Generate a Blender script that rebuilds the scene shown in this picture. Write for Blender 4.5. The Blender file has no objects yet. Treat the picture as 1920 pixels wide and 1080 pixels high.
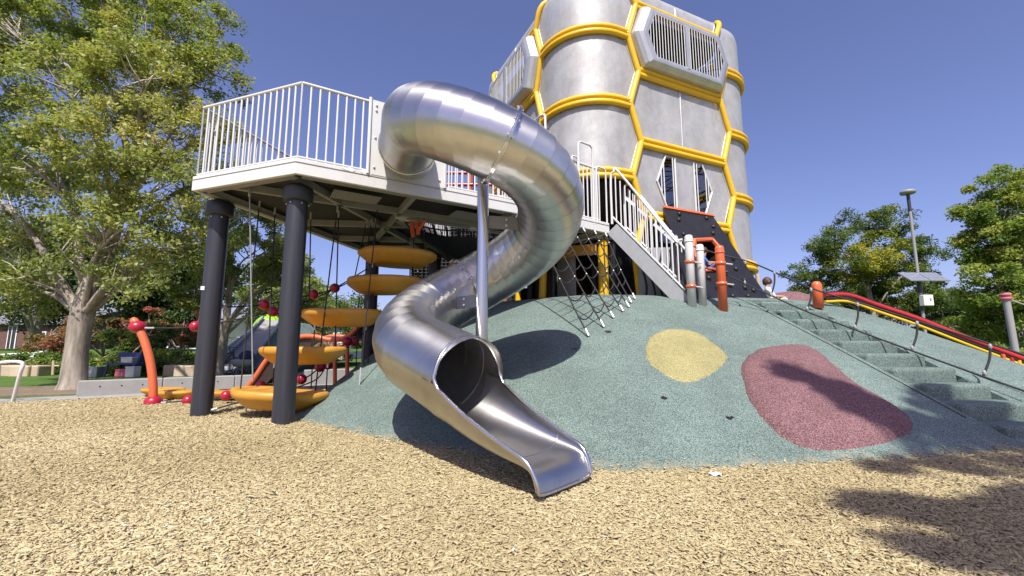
import bpy, bmesh, math, random
import numpy as np
from mathutils import Vector, Matrix
from mathutils.geometry import tessellate_polygon
random.seed(7); RNG = np.random.default_rng(7)
R = math.radians
scene = bpy.context.scene

# ---------------------------------------------------------------- camera, sky, sun, exposure
PITCH, FPX, CAMZ = R(7.7), 820.0, 1.0
cam_data = bpy.data.cameras.new('camera'); cam = bpy.data.objects.new('camera', cam_data)
scene.collection.objects.link(cam); scene.camera = cam
cam.location = (0, 0, CAMZ); cam.rotation_euler = (R(90) + PITCH, 0, 0)
cam_data.sensor_width = 36; cam_data.lens = 36 * FPX / 1920
cam_data.clip_start = .05; cam_data.clip_end = 3000
SUN_EL = R(54); SUN_H = (.10, 1.0)          # the light travels away from the camera, a little to the right
world = bpy.data.worlds.new('World'); scene.world = world; world.use_nodes = True
wn = world.node_tree.nodes; wl = world.node_tree.links
sky = wn.new('ShaderNodeTexSky'); sky.sky_type = 'NISHITA'; sky.sun_disc = False
sky.sun_elevation = SUN_EL; sky.sun_rotation = math.atan2(-SUN_H[0], -SUN_H[1])
sky.altitude = 1600; sky.air_density = 1.1; sky.dust_density = 6.5; sky.ozone_density = 5.5
wn['Background'].inputs['Strength'].default_value = .108
tint = wn.new('ShaderNodeVectorMath'); tint.operation = 'MULTIPLY'; tint.inputs[1].default_value = (1.20, .955, 1.10)
wl.new(sky.outputs[0], tint.inputs[0]); wl.new(tint.outputs[0], wn['Background'].inputs['Color'])
sd = bpy.data.lights.new('sun', 'SUN'); sd.energy = 4.6; sd.angle = R(.53); sd.color = (1, .955, .88)
sun = bpy.data.objects.new('sun', sd); scene.collection.objects.link(sun)
_h = math.hypot(*SUN_H)
sun.rotation_euler = Vector((SUN_H[0]/_h*math.cos(SUN_EL), SUN_H[1]/_h*math.cos(SUN_EL), -math.sin(SUN_EL))).to_track_quat('-Z', 'Y').to_euler()
scene.view_settings.view_transform = 'Standard'; scene.view_settings.look = 'None'
scene.view_settings.exposure = 0.58; scene.view_settings.gamma = 1
scene.cycles.max_bounces = 8; scene.cycles.transparent_max_bounces = 10
scene.cycles.diffuse_bounces = 3; scene.cycles.glossy_bounces = 5; scene.cycles.transmission_bounces = 3
scene.cycles.use_denoising = True; scene.cycles.caustics_reflective = False; scene.cycles.caustics_refractive = False

# ---------------------------------------------------------------- helpers
SP, CP = math.sin(PITCH), math.cos(PITCH)
def ray(px, py):
    v = (540 - py) / FPX; d = CP - SP * v
    return (px - 960) / FPX / d, (SP + CP * v) / d
def at(px, py, Y):
    a, b = ray(px, py); return Vector((a * Y, Y, CAMZ + b * Y))
def onz(px, py, z):
    a, b = ray(px, py); Y = (z - CAMZ) / b; return Vector((a * Y, Y, z))
def on_plane(px, py, p0, n):
    a, b = ray(px, py); d = Vector((a, 1, b)); o = Vector((0, 0, CAMZ))
    return o + d * ((Vector(p0) - o).dot(n) / d.dot(n))
COL = scene.collection
V = Vector

class MB:
    """collects vertices and faces of one mesh (world coordinates)"""
    def __init__(self): self.v = []; self.f = []; self.m = []; self.sm = []
    def add(self, vs, fs, mi=0, smooth=False):
        o = len(self.v); self.v += [tuple(q) for q in vs]
        for f in fs:
            self.f.append([i + o for i in f]); self.m.append(mi); self.sm.append(smooth)
    def box(self, c, s, rz=0, mi=0, mat=None):
        c = V(c); hx, hy, hz = s[0]/2, s[1]/2, s[2]/2
        M = mat if mat is not None else Matrix.Rotation(rz, 3, 'Z')
        vs = [c + M @ V((x*hx, y*hy, z*hz)) for x in (-1, 1) for y in (-1, 1) for z in (-1, 1)]
        self.add(vs, [(0,1,3,2), (4,6,7,5), (0,4,5,1), (2,3,7,6), (0,2,6,4), (1,5,7,3)], mi)
        return self
    def bar(self, a, b, w, h, up=(0,0,1), mi=0):
        a, b = V(a), V(b); d = (b - a); L = d.length; d.normalize()
        s = d.cross(V(up)); s = s.normalized() if s.length > 1e-5 else V((1,0,0)); u = s.cross(d)
        self.box((a + b)/2, (L, w, h), mat=Matrix((d, s, u)).transposed(), mi=mi); return self
    def tube(self, pts, r, n=8, caps=True, mi=0, closed=False, smooth=True):
        pts = [V(p) for p in pts]; k = len(pts)
        rs = r if isinstance(r, (list, tuple, np.ndarray)) else [r] * k
        rings = []; pn = None
        for i, p in enumerate(pts):
            if closed: t = pts[(i+1) % k] - pts[i-1]
            else: t = pts[min(i+1, k-1)] - pts[max(i-1, 0)]
            t = t.normalized() if t.length > 1e-9 else V((0,0,1))
            if pn is None:
                pn = t.orthogonal().normalized()
            pn = (pn - t * pn.dot(t)); pn = pn.normalized() if pn.length > 1e-6 else t.orthogonal().normalized()
            b = t.cross(pn)
            rings.append([p + (pn*math.cos(2*math.pi*j/n) + b*math.sin(2*math.pi*j/n)) * rs[i] for j in range(n)])
        vs = [q for ring in rings for q in ring]; fs = []
        for i in range(k if closed else k-1):
            for j in range(n):
                a0 = i*n; a1 = ((i+1) % k)*n
                fs.append((a0+j, a0+(j+1) % n, a1+(j+1) % n, a1+j))
        self.add(vs, fs, mi, smooth)
        if caps and not closed:
            self.add(rings[0], [tuple(reversed(range(n)))], mi); self.add(rings[-1], [tuple(range(n))], mi)
        return self
    def lathe(self, c, prof, n=20, mi=0, M=None, smooth=True, sx=1, sy=1):
        c = V(c); vs = []; fs = []
        for (r, z) in prof:
            for j in range(n):
                q = V((r*math.cos(2*math.pi*j/n)*sx, r*math.sin(2*math.pi*j/n)*sy, z))
                vs.append(c + (M @ q if M is not None else q))
        for i in range(len(prof)-1):
            for j in range(n): fs.append((i*n+j, i*n+(j+1) % n, (i+1)*n+(j+1) % n, (i+1)*n+j))
        fs.append(tuple(reversed(range(n)))); fs.append(tuple(range((len(prof)-1)*n, len(prof)*n)))
        self.add(vs, fs, mi, smooth); return self
    def sphere(self, c, r, n=12, m=8, mi=0, s=(1,1,1)):
        prof = [(math.sin(math.pi*i/m), -math.cos(math.pi*i/m)) for i in range(m+1)]
        prof[0] = (.02, -1); prof[-1] = (.02, 1)
        self.lathe(c, [(a*r*s[0], b*r*s[2]) for a, b in prof], n, mi, sy=s[1]/s[0]); return self
    def prism(self, poly, z0, z1, mi=0):
        tri = tessellate_polygon([[V((x, y, 0)) for x, y in poly]])
        n = len(poly); area = sum(poly[i][0]*poly[(i+1) % n][1] - poly[(i+1) % n][0]*poly[i][1] for i in range(n))
        if area < 0: poly = poly[::-1]; tri = tessellate_polygon([[V((x, y, 0)) for x, y in poly]])
        vs = [(x, y, z0) for x, y in poly] + [(x, y, z1) for x, y in poly]
        fs = []
        for t in tri:
            a, b, c = [V((*poly[i], 0)) for i in t]
            if (b-a).cross(c-a).z < 0: t = (t[0], t[2], t[1])
            fs.append(tuple(i+n for i in t)); fs.append((t[2], t[1], t[0]))
        fs += [(i, (i+1) % n, n+(i+1) % n, n+i) for i in range(n)]
        self.add(vs, fs, mi); return self
    def mesh(self, name, mats, off=(0,0,0)):
        me = bpy.data.meshes.new(name); o = V(off)
        me.from_pydata([(x-o.x, y-o.y, z-o.z) for x, y, z in self.v], [], self.f)
        for mt in (mats if isinstance(mats, (list, tuple)) else [mats]): me.materials.append(mt)
        me.polygons.foreach_set('material_index', self.m); me.polygons.foreach_set('use_smooth', self.sm)
        me.update(); return me
    def build(self, name, mats, parent=None, label=None):
        off = origin_of(parent) if parent is not None else (0,0,0)
        ob = bpy.data.objects.new(name, self.mesh(name, mats, off)); COL.objects.link(ob)
        if parent is not None: ob.parent = parent
        if label: ob['label'] = label
        return ob
ORIG = {}
def origin_of(o):
    while o.parent is not None: o = o.parent
    return V(ORIG.get(o.name, (0,0,0)))
def tag(o, label=None, cat=None, group=None, kind=None):
    for k, v in (('label', label), ('category', cat), ('group', group), ('kind', kind)):
        if v: o[k] = v
    return o
def thing(name, loc, label, cat, group=None):
    o = bpy.data.objects.new(name, None); COL.objects.link(o); o.empty_display_size = .2
    o.location = loc; ORIG[o.name] = tuple(loc); return tag(o, label, cat, group)
def inst(name, me, parent, M):
    """an object that shares mesh data; M is its world matrix"""
    o = bpy.data.objects.new(name, me); COL.objects.link(o)
    if parent is not None:
        o.parent = parent; M = Matrix.Translation(-origin_of(parent)) @ M
    o.matrix_basis = M; return o
_unit = {}
def rod(name, mat, parent, a, b, r, n=8):
    """a straight round bar from a to b that shares one unit cylinder"""
    key = (mat.name, n)
    if key not in _unit:
        m = MB(); m.tube([(0,0,0), (0,0,1)], 1, n); _unit[key] = m.mesh('round_bar', mat)
    a, b = V(a), V(b); d = b - a
    M = Matrix.Translation(a) @ d.to_track_quat('Z', 'Y').to_matrix().to_4x4() @ Matrix.Diagonal((r, r, d.length, 1))
    return inst(name, _unit[key], parent, M)
_ball = {}
def ball(name, mat, parent, c, r, s=(1,1,1)):
    if mat.name not in _ball: _ball[mat.name] = MB().sphere((0,0,0), 1, 14, 9).mesh('ball', mat)
    return inst(name, _ball[mat.name], parent, Matrix.Translation(V(c)) @ Matrix.Diagonal((r*s[0], r*s[1], r*s[2], 1)))
def smooth_path(pts, n=6):
    """Catmull-Rom through the points"""
    P = [V(p) for p in pts]; P = [2*P[0]-P[1]] + P + [2*P[-1]-P[-2]]; out = []
    for i in range(1, len(P)-2):
        for k in range(n):
            t = k/n; a, b, c, d = P[i-1:i+3]
            out.append(.5*((2*b) + (c-a)*t + (2*a-5*b+4*c-d)*t*t + (3*b-a-3*c+d)*t**3))
    out.append(P[-2]); return out
def sag(a, b, drop, n=10):
    a, b = V(a), V(b)
    return [a.lerp(b, i/n) - V((0,0,drop*4*(i/n)*(1-i/n))) for i in range(n+1)]

# ---------------------------------------------------------------- materials
MATS = {}
def mat(name, col, rough=.5, metal=0, noise=0, nscale=8, bump=0, bscale=60, spec=.5, dirt=0, stretch=0, **kw):
    """principled material with large and small procedural colour variation, roughness variation and fine relief"""
    m = bpy.data.materials.new(name); m.use_nodes = True; nt = m.node_tree; N = nt.nodes; L = nt.links
    b = N['Principled BSDF']; b.inputs['Roughness'].default_value = rough; b.inputs['Metallic'].default_value = metal
    b.inputs['Base Color'].default_value = (*col, 1); b.inputs['Specular IOR Level'].default_value = spec
    for k, v in kw.items(): b.inputs[k].default_value = v
    tc = N.new('ShaderNodeTexCoord')
    if stretch:                                           # grain drawn out upwards
        mp = N.new('ShaderNodeMapping'); mp.inputs['Scale'].default_value = (1, 1, stretch); L.new(tc.outputs['Object'], mp.inputs['Vector']); tc = type('o', (), {'outputs': {'Object': mp.outputs[0]}})
    if noise:
        nz = N.new('ShaderNodeTexNoise'); nz.inputs['Scale'].default_value = nscale; nz.inputs['Detail'].default_value = 6
        nz.inputs['Roughness'].default_value = .65
        L.new(tc.outputs['Object'], nz.inputs['Vector'])
        rp = N.new('ShaderNodeValToRGB'); rp.color_ramp.elements[0].position = .3; rp.color_ramp.elements[1].position = .7
        rp.color_ramp.elements[0].color = (*[c*(1-noise) for c in col], 1)
        rp.color_ramp.elements[1].color = (*[min(1, c*(1+noise)) for c in col], 1)
        L.new(nz.outputs['Fac'], rp.inputs[0]); L.new(rp.outputs[0], b.inputs['Base Color'])
        mr = N.new('ShaderNodeMapRange'); mr.inputs['To Min'].default_value = max(.02, rough*.8); mr.inputs['To Max'].default_value = min(1, rough*1.25)
        L.new(nz.outputs['Fac'], mr.inputs['Value']); L.new(mr.outputs[0], b.inputs['Roughness'])
        if dirt:
            n2 = N.new('ShaderNodeTexNoise'); n2.inputs['Scale'].default_value = nscale*.6; n2.inputs['Detail'].default_value = 9; n2.inputs['Roughness'].default_value = .75
            L.new(tc.outputs['Object'], n2.inputs['Vector'])
            r2 = N.new('ShaderNodeValToRGB'); r2.color_ramp.elements[0].position = .56; r2.color_ramp.elements[1].position = .74
            r2.color_ramp.elements[0].color = (0,0,0,1); r2.color_ramp.elements[1].color = (dirt,)*3 + (1,)
            mx = N.new('ShaderNodeMix'); mx.data_type = 'RGBA'
            L.new(n2.outputs['Fac'], r2.inputs[0]); L.new(r2.outputs[0], mx.inputs[0]); L.new(rp.outputs[0], mx.inputs[6])
            mx.inputs[7].default_value = (.19, .165, .13, 1); L.new(mx.outputs[2], b.inputs['Base Color'])
    if bump:
        nb = N.new('ShaderNodeTexNoise'); nb.inputs['Scale'].default_value = bscale; nb.inputs['Detail'].default_value = 4
        L.new(tc.outputs['Object'], nb.inputs['Vector'])
        bp = N.new('ShaderNodeBump'); bp.inputs['Strength'].default_value = bump; bp.inputs['Distance'].default_value = .01
        L.new(nb.outputs['Fac'], bp.inputs['Height']); L.new(bp.outputs[0], b.inputs['Normal'])
    MATS[name] = m; return m
def rubber(name, dark, mid, light, scale=190, dust=False):
    """poured rubber crumb: granules of three tones, with broad fading and fine relief"""
    m = bpy.data.materials.new(name); m.use_nodes = True; nt = m.node_tree; N = nt.nodes; L = nt.links
    b = N['Principled BSDF']; b.inputs['Roughness'].default_value = .85; b.inputs['Specular IOR Level'].default_value = .3
    tc = N.new('ShaderNodeTexCoord')
    vo = N.new('ShaderNodeTexVoronoi'); vo.inputs['Scale'].default_value = scale; vo.inputs['Randomness'].default_value = 1
    L.new(tc.outputs['Object'], vo.inputs['Vector'])
    sep = N.new('ShaderNodeSeparateColor'); L.new(vo.outputs['Color'], sep.inputs[0])
    rp = N.new('ShaderNodeValToRGB'); rp.color_ramp.interpolation = 'LINEAR'
    e = rp.color_ramp.elements; e[0].position = .08; e[0].color = (*dark, 1); e[1].position = 1; e[1].color = (*light, 1)
    x = e.new(.38); x.color = (*mid, 1)
    L.new(sep.outputs[0], rp.inputs[0])
    n1 = N.new('ShaderNodeTexNoise'); n1.inputs['Scale'].default_value = 1.3; n1.inputs['Detail'].default_value = 7; n1.inputs['Roughness'].default_value = .7
    L.new(tc.outputs['Object'], n1.inputs['Vector'])
    r1 = N.new('ShaderNodeMapRange'); r1.inputs['From Min'].default_value = .3; r1.inputs['From Max'].default_value = .7
    r1.inputs['To Min'].default_value = .78; r1.inputs['To Max'].default_value = 1.18
    L.new(n1.outputs['Fac'], r1.inputs['Value'])
    mx = N.new('ShaderNodeVectorMath'); mx.operation = 'SCALE'; L.new(rp.outputs[0], mx.inputs[0]); L.new(r1.outputs[0], mx.inputs['Scale'])
    last = mx.outputs[0]
    if dust:                                              # tan dust and crushed chips trodden onto the foot of the slope
        ge = N.new('ShaderNodeNewGeometry'); sx = N.new('ShaderNodeSeparateXYZ'); L.new(ge.outputs['Position'], sx.inputs[0])
        n3 = N.new('ShaderNodeTexNoise'); n3.inputs['Scale'].default_value = 5; n3.inputs['Detail'].default_value = 10; n3.inputs['Roughness'].default_value = .8
        L.new(tc.outputs['Object'], n3.inputs['Vector'])
        ad = N.new('ShaderNodeMath'); ad.operation = 'MULTIPLY_ADD'; ad.inputs[1].default_value = .55; ad.inputs[2].default_value = -.235; L.new(n3.outputs['Fac'], ad.inputs[0])
        sb = N.new('ShaderNodeMath'); sb.operation = 'SUBTRACT'; L.new(ad.outputs[0], sb.inputs[0]); L.new(sx.outputs['Z'], sb.inputs[1])
        r3 = N.new('ShaderNodeMapRange'); r3.inputs['From Min'].default_value = -.02; r3.inputs['From Max'].default_value = .11; r3.inputs['To Max'].default_value = .6; L.new(sb.outputs[0], r3.inputs['Value'])
        mq = N.new('ShaderNodeMix'); mq.data_type = 'RGBA'; L.new(r3.outputs[0], mq.inputs[0]); L.new(last, mq.inputs[6]); mq.inputs[7].default_value = (.40, .34, .20, 1); last = mq.outputs[2]
    L.new(last, b.inputs['Base Color'])
    bp = N.new('ShaderNodeBump'); bp.inputs['Strength'].default_value = .55; bp.inputs['Distance'].default_value = .006
    L.new(vo.outputs['Distance'], bp.inputs['Height']); L.new(bp.outputs[0], b.inputs['Normal'])
    MATS[name] = m; return m
def steel(name, base, rough, streak=(1,1,1), amp=.1, aniso=0, clear=0.0, metal=1.0):
    """brushed sheet steel; clear > 0 is the open area of fine perforation"""
    m = bpy.data.materials.new(name); m.use_nodes = True; nt = m.node_tree; N = nt.nodes; L = nt.links
    b = N['Principled BSDF']; b.inputs['Metallic'].default_value = metal; b.inputs['Roughness'].default_value = rough
    warm = V((1.0, .985, .955)) if metal == 1.0 else V((1, 1, 1))
    tc = N.new('ShaderNodeTexCoord'); mp = N.new('ShaderNodeMapping'); mp.inputs['Scale'].default_value = streak
    L.new(tc.outputs['Object'], mp.inputs['Vector'])
    n1 = N.new('ShaderNodeTexNoise'); n1.inputs['Scale'].default_value = 3; n1.inputs['Detail'].default_value = 8; n1.inputs['Roughness'].default_value = .7
    L.new(mp.outputs[0], n1.inputs['Vector'])
    r1 = N.new('ShaderNodeMapRange'); r1.inputs['From Min'].default_value = .25; r1.inputs['From Max'].default_value = .75
    r1.inputs['To Min'].default_value = max(.03, rough-amp); r1.inputs['To Max'].default_value = rough+amp
    L.new(n1.outputs['Fac'], r1.inputs['Value']); L.new(r1.outputs[0], b.inputs['Roughness'])
    n0 = N.new('ShaderNodeTexNoise'); n0.inputs['Scale'].default_value = 2.2; n0.inputs['Detail'].default_value = 10; n0.inputs['Roughness'].default_value = .72
    L.new(mp.outputs[0], n0.inputs['Vector']); r0 = N.new('ShaderNodeValToRGB'); r0.color_ramp.elements[0].position = .28; r0.color_ramp.elements[1].position = .62
    r0.color_ramp.elements[0].color = (base*.74*warm.x, base*.73*warm.y, base*.72*warm.z, 1); r0.color_ramp.elements[1].color = (base*1.04*warm.x, base*1.04*warm.y, base*1.04*warm.z, 1)
    L.new(n0.outputs['Fac'], r0.inputs[0]); L.new(r0.outputs[0], b.inputs['Base Color'])
    n2 = N.new('ShaderNodeTexNoise'); n2.inputs['Scale'].default_value = 260; n2.inputs['Detail'].default_value = 2
    L.new(mp.outputs[0], n2.inputs['Vector'])
    bp = N.new('ShaderNodeBump'); bp.inputs['Strength'].default_value = .06; bp.inputs['Distance'].default_value = .002
    L.new(n2.outputs['Fac'], bp.inputs['Height']); L.new(bp.outputs[0], b.inputs['Normal'])
    if aniso:
        tg = N.new('ShaderNodeTangent'); tg.direction_type = 'UV_MAP'; tg.uv_map = 'UVMap'; L.new(tg.outputs[0], b.inputs['Tangent']); b.inputs['Anisotropic'].default_value = aniso
    if clear:
        tr = N.new('ShaderNodeBsdfTransparent'); ms = N.new('ShaderNodeMixShader'); ms.inputs[0].default_value = clear
        rc = N.new('ShaderNodeMapRange'); rc.inputs['From Min'].default_value = .3; rc.inputs['From Max'].default_value = .7; rc.inputs['To Min'].default_value = clear*.4; rc.inputs['To Max'].default_value = clear*1.7
        n5 = N.new('ShaderNodeTexNoise'); n5.inputs['Scale'].default_value = 3.5; n5.inputs['Detail'].default_value = 9; n5.inputs['Roughness'].default_value = .8; L.new(tc.outputs['Object'], n5.inputs['Vector'])
        L.new(n5.outputs['Fac'], rc.inputs['Value']); L.new(rc.outputs[0], ms.inputs[0])
        L.new(b.outputs[0], ms.inputs[1]); L.new(tr.outputs[0], ms.inputs[2]); L.new(ms.outputs[0], N['Material Output'].inputs['Surface'])
    MATS[name] = m; return m
def tone_mat(name, stops, rough=.8, attr='tone', trans=0, bump=0, spec=.3):
    """colour from a per-piece random attribute (chips, leaves); leaves let some light through"""
    m = bpy.data.materials.new(name); m.use_nodes = True; nt = m.node_tree; N = nt.nodes; L = nt.links
    b = N['Principled BSDF']; b.inputs['Roughness'].default_value = rough; b.inputs['Specular IOR Level'].default_value = spec
    at_ = N.new('ShaderNodeAttribute'); at_.attribute_name = attr
    rp = N.new('ShaderNodeValToRGB'); e = rp.color_ramp.elements
    e[0].position, e[0].color = stops[0][0], (*stops[0][1], 1); e[1].position, e[1].color = stops[-1][0], (*stops[-1][1], 1)
    for p, c in stops[1:-1]:
        x = e.new(p); x.color = (*c, 1)
    L.new(at_.outputs['Fac'], rp.inputs[0]); L.new(rp.outputs[0], b.inputs['Base Color'])
    if trans:
        t = N.new('ShaderNodeBsdfTranslucent'); g = N.new('ShaderNodeMix'); g.data_type = 'RGBA'; g.blend_type = 'MULTIPLY'; g.inputs[0].default_value = 1
        g.inputs[7].default_value = (1.25, 1.3, .6, 1); L.new(rp.outputs[0], g.inputs[6]); L.new(g.outputs[2], t.inputs['Color'])
        ms = N.new('ShaderNodeMixShader'); ms.inputs[0].default_value = trans
        L.new(b.outputs[0], ms.inputs[1]); L.new(t.outputs[0], ms.inputs[2]); L.new(ms.outputs[0], N['Material Output'].inputs['Surface'])
    MATS[name] = m; return m

M_WHITE = mat('light_grey_paint', (.62, .62, .60), .42, noise=.05, nscale=3, dirt=.25)
M_WHITE2 = mat('light_grey_rail_paint', (.60, .60, .59), .38, noise=.05, nscale=5)
M_DARKPOST = mat('charcoal_post_paint', (.026, .028, .036), .42, noise=.25, nscale=2.5, dirt=.12)
M_BLACK = mat('black_plastic', (.012, .012, .013), .45, noise=.2, nscale=6)
M_ROPE = mat('black_rope', (.016, .016, .018), .7, bump=.4, bscale=200)
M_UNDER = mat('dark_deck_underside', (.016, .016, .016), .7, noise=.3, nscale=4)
M_GALV = mat('grey_metal_beam', (.26, .26, .26), .5, noise=.12, nscale=5, dirt=.3)
M_STEEL = steel('brushed_stainless_slide', .58, .335, (.6,.6,.6), .035, aniso=.72)
M_STEELP = steel('polished_steel_pole', .62, .2, (1,1,.2), .06)
M_PANEL = steel('perforated_steel_panel', .50, .56, (1,1,.5), .08, clear=.18, metal=.28)
M_PANELT = steel('steel_panel_rim', .58, .40, (1,1,.2), .08, metal=.6)
M_STEELB = steel('bubble_steel', .56, .38, (1,1,.4), .08, metal=.6)
M_FIT = mat('aluminium_fitting', (.68, .68, .68), .35, metal=.7)
M_YEL = mat('yellow_paint', (.74, .44, .015), .42, noise=.07, nscale=3, dirt=.22)
M_YELDISC = mat('amber_plastic', (.52, .255, .03), .45, noise=.10, nscale=3, dirt=.4)
M_ORANGE = mat('orange_paint', (.60, .125, .045), .36, noise=.06, nscale=4)
M_CRIM = mat('crimson_plastic', (.36, .012, .035), .3, noise=.08, nscale=4)
M_RUB = rubber('green_rubber', (.026, .046, .041), (.100, .148, .130), (.26, .325, .290), dust=True)
M_RUBY = rubber('yellow_rubber', (.13, .115, .042), (.28, .25, .098), (.46, .42, .215))
M_RUBR = rubber('maroon_rubber', (.042, .017, .021), (.130, .058, .063), (.325, .195, .195))
M_CONC = mat('concrete', (.30, .295, .28), .85, noise=.1, nscale=5, bump=.25, bscale=80, dirt=.3)
M_BARK = mat('grey_bark', (.27, .235, .19), .92, noise=.55, nscale=7, bump=1.0, bscale=16, stretch=.22)
M_TWIG = mat('pale_twig', (.42, .38, .31), .9, noise=.2, nscale=10)
M_WOODP = mat('weathered_wood', (.45, .36, .25), .8, noise=.2, nscale=6)
M_STONE = mat('limestone', (.46, .36, .26), .9, noise=.2, nscale=2, bump=.5, bscale=20)
M_HOUSE = mat('white_siding', (.72, .72, .70), .7, noise=.05, nscale=2)
M_ROOF = mat('grey_shingle', (.16, .16, .17), .85, noise=.2, nscale=8)
M_GLASS = mat('dark_window_glass', (.03, .035, .045), .08)
M_BLUE = mat('blue_plastic', (.018, .035, .16), .4, noise=.1)
M_NAVY = mat('navy_car_paint', (.008, .012, .05), .2, metal=.3)
M_LIME = mat('lime_plastic', (.30, .62, .02), .4, noise=.1)
M_GREYP = mat('grey_plastic', (.30, .31, .32), .45, noise=.08)
M_BROWN = mat('dark_brown_panel', (.030, .018, .012), .45, noise=.2)
M_RED = mat('red_rail_paint', (.42, .022, .025), .28, noise=.06)

# ================================================================ THE SETTING
# ---- lawn to the horizon
def ground_mat(name, c0, c1, c2, scale=.7, fine=45, bump=.4, rough=.95):
    m = bpy.data.materials.new(name); m.use_nodes = True; nt = m.node_tree; N = nt.nodes; L = nt.links
    b = N['Principled BSDF']; b.inputs['Roughness'].default_value = rough; b.inputs['Specular IOR Level'].default_value = .2
    tc = N.new('ShaderNodeTexCoord')
    def nz(s, d):
        n = N.new('ShaderNodeTexNoise'); n.inputs['Scale'].default_value = s; n.inputs['Detail'].default_value = d; n.inputs['Roughness'].default_value = .7
        L.new(tc.outputs['Object'], n.inputs['Vector']); return n
    a, f = nz(scale, 8), nz(fine, 5)
    mm = N.new('ShaderNodeMath'); mm.operation = 'MULTIPLY_ADD'; mm.inputs[1].default_value = .55
    L.new(f.outputs['Fac'], mm.inputs[0])
    m2 = N.new('ShaderNodeMath'); m2.operation = 'MULTIPLY'; m2.inputs[1].default_value = .45; L.new(a.outputs['Fac'], m2.inputs[0]); L.new(m2.outputs[0], mm.inputs[2])
    rp = N.new('ShaderNodeValToRGB'); e = rp.color_ramp.elements
    e[0].position, e[0].color = .36, (*c0, 1); e[1].position, e[1].color = .66, (*c2, 1); x = e.new(.5); x.color = (*c1, 1)
    L.new(mm.outputs[0], rp.inputs[0]); L.new(rp.outputs[0], b.inputs['Base Color'])
    bp = N.new('ShaderNodeBump'); bp.inputs['Strength'].default_value = bump; bp.inputs['Distance'].default_value = .03
    L.new(f.outputs['Fac'], bp.inputs['Height']); L.new(bp.outputs[0], b.inputs['Normal'])
    return m
M_LAWN = ground_mat('lawn_grass', (.035, .07, .012), (.075, .14, .022), (.14, .21, .05), .5, 30)
M_SOIL = ground_mat('bare_soil', (.10, .075, .05), (.19, .145, .10), (.30, .24, .17), 2, 40)
M_CHIPG = ground_mat('wood_chip_bed', (.25, .20, .105), (.38, .31, .165), (.49, .415, .245), 1.2, 60, .25)
m = MB(); n = 72
m.add([(900*math.cos(2*math.pi*i/n), 900*math.sin(2*math.pi*i/n), -.03) for i in range(n)], [tuple(range(n))])
tag(m.build('lawn', M_LAWN), kind='structure')
# ---- chip bed, path, soil round the big tree
m = MB(); m.prism([(-34,-9.2), (16,-9.2), (16,7), (7,17.2), (-3.2,17), (-4.6,12.0), (-6.0,10.3), (-9.45,8.0), (-15.2,4.0)], -.2, 0)
tag(m.build('wood_chip_bed', M_CHIPG), kind='structure')
m = MB(); m.prism([(-34,-9.2), (-15.2,4.0), (-9.45,8.0), (-6.0,10.3), (-4.6,12.0), (-5.2,12.35), (-6.35,10.95), (-9.9,8.62), (-15.6,4.6), (-34.8,-8.6)], -.2, .012)
tag(m.build('concrete_path', M_CONC), kind='structure')
m = MB(); q = [(-12.6+2.3*math.cos(t)*(1+.12*math.sin(3*t)), 9.55+1.25*math.sin(t)*(1+.1*math.cos(4*t))) for t in np.linspace(0, 2*math.pi, 28, endpoint=False)]
m.prism([( -11.1 + (x+12.6)*1.15 , 10.55 + (y-9.55)*.95) for x, y in q], -.2, -.006)
tag(m.build('bare_soil', M_SOIL), kind='structure')

# ---- the rubber mound: each side of its foot has its own slope, blended smoothly under a flat top
EDG = [((-1.2,4.85), (.595,.805), .50), ((2.49,3.93), (-.2,.98), .5), ((8.6,5.3), (-.75,.66), .5),
       ((10.8,9), (-1,0), .5), ((3,16), (0,-1), .5), ((-3.25,6.5), (.985,.17), 1.0)]
HTOP = 2.02
def mound(x, y, k=9.0):
    s = np.exp(-k*HTOP)
    for q, nn, sl in EDG:
        d = ((x-q[0])*nn[0] + (y-q[1])*nn[1]) / math.hypot(*nn) * sl
        s = s + np.exp(-k*np.clip(d, -1.0, 6))
    return -np.log(s)/k + .02*np.sin(1.3*x+.4)*np.sin(1.1*y)
def mz(x, y): return float(mound(np.array(float(x)), np.array(float(y))))
def on_mound(px, py, off=0.0):
    a, b = ray(px, py); Y = np.linspace(2, 16, 4000); z = CAMZ + b*Y
    k = int(np.argmax(z < np.maximum(mound(a*Y, Y), 0) + off)); return V((a*Y[k], Y[k], float(z[k])))
SA = math.atan2(.187, 1.0); SU = V((math.cos(SA), math.sin(SA), 0)); SW = V((math.sin(SA), -math.cos(SA), 0))   # across / down the steps
S0 = V((4.42, 8.35, 0)); SWID = 1.0
cen = np.linspace(0, 4.2, 1200); cx = S0.x + SU.x*SWID/2 + SW.x*cen; cy = S0.y + SU.y*SWID/2 + SW.y*cen
cz = mound(cx, cy); NST = 10; ztop = float(cz[0])
rise = (ztop - .10) / NST
wst = [float(cen[np.argmax(cz < ztop - .02 - rise*i)]) for i in range(NST)] + [float(cen[np.argmax(cz < .07)])]
us = np.unique(np.round(np.concatenate([np.arange(-9.5, 8.0, .07), [0, SWID]]), 4))
ws = np.unique(np.round(np.concatenate([np.arange(-8.4, 6.4, .07), [wst[0], wst[-1]]]), 4))
us = us[(np.abs(us) > .02) & (np.abs(us-SWID) > .02) | (us == 0) | (us == SWID)]
U, W = np.meshgrid(us, ws); X = S0.x + SU.x*U + SW.x*W; Y = S0.y + SU.y*U + SW.y*W; Z = mound(X, Y)
nu, nw = len(us), len(ws); keep = np.maximum.reduce([Z[:-1,:-1], Z[1:,:-1], Z[:-1,1:], Z[1:,1:]]) > -.12
uc = (us[:-1]+us[1:])/2; wc = (ws[:-1]+ws[1:])/2
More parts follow.
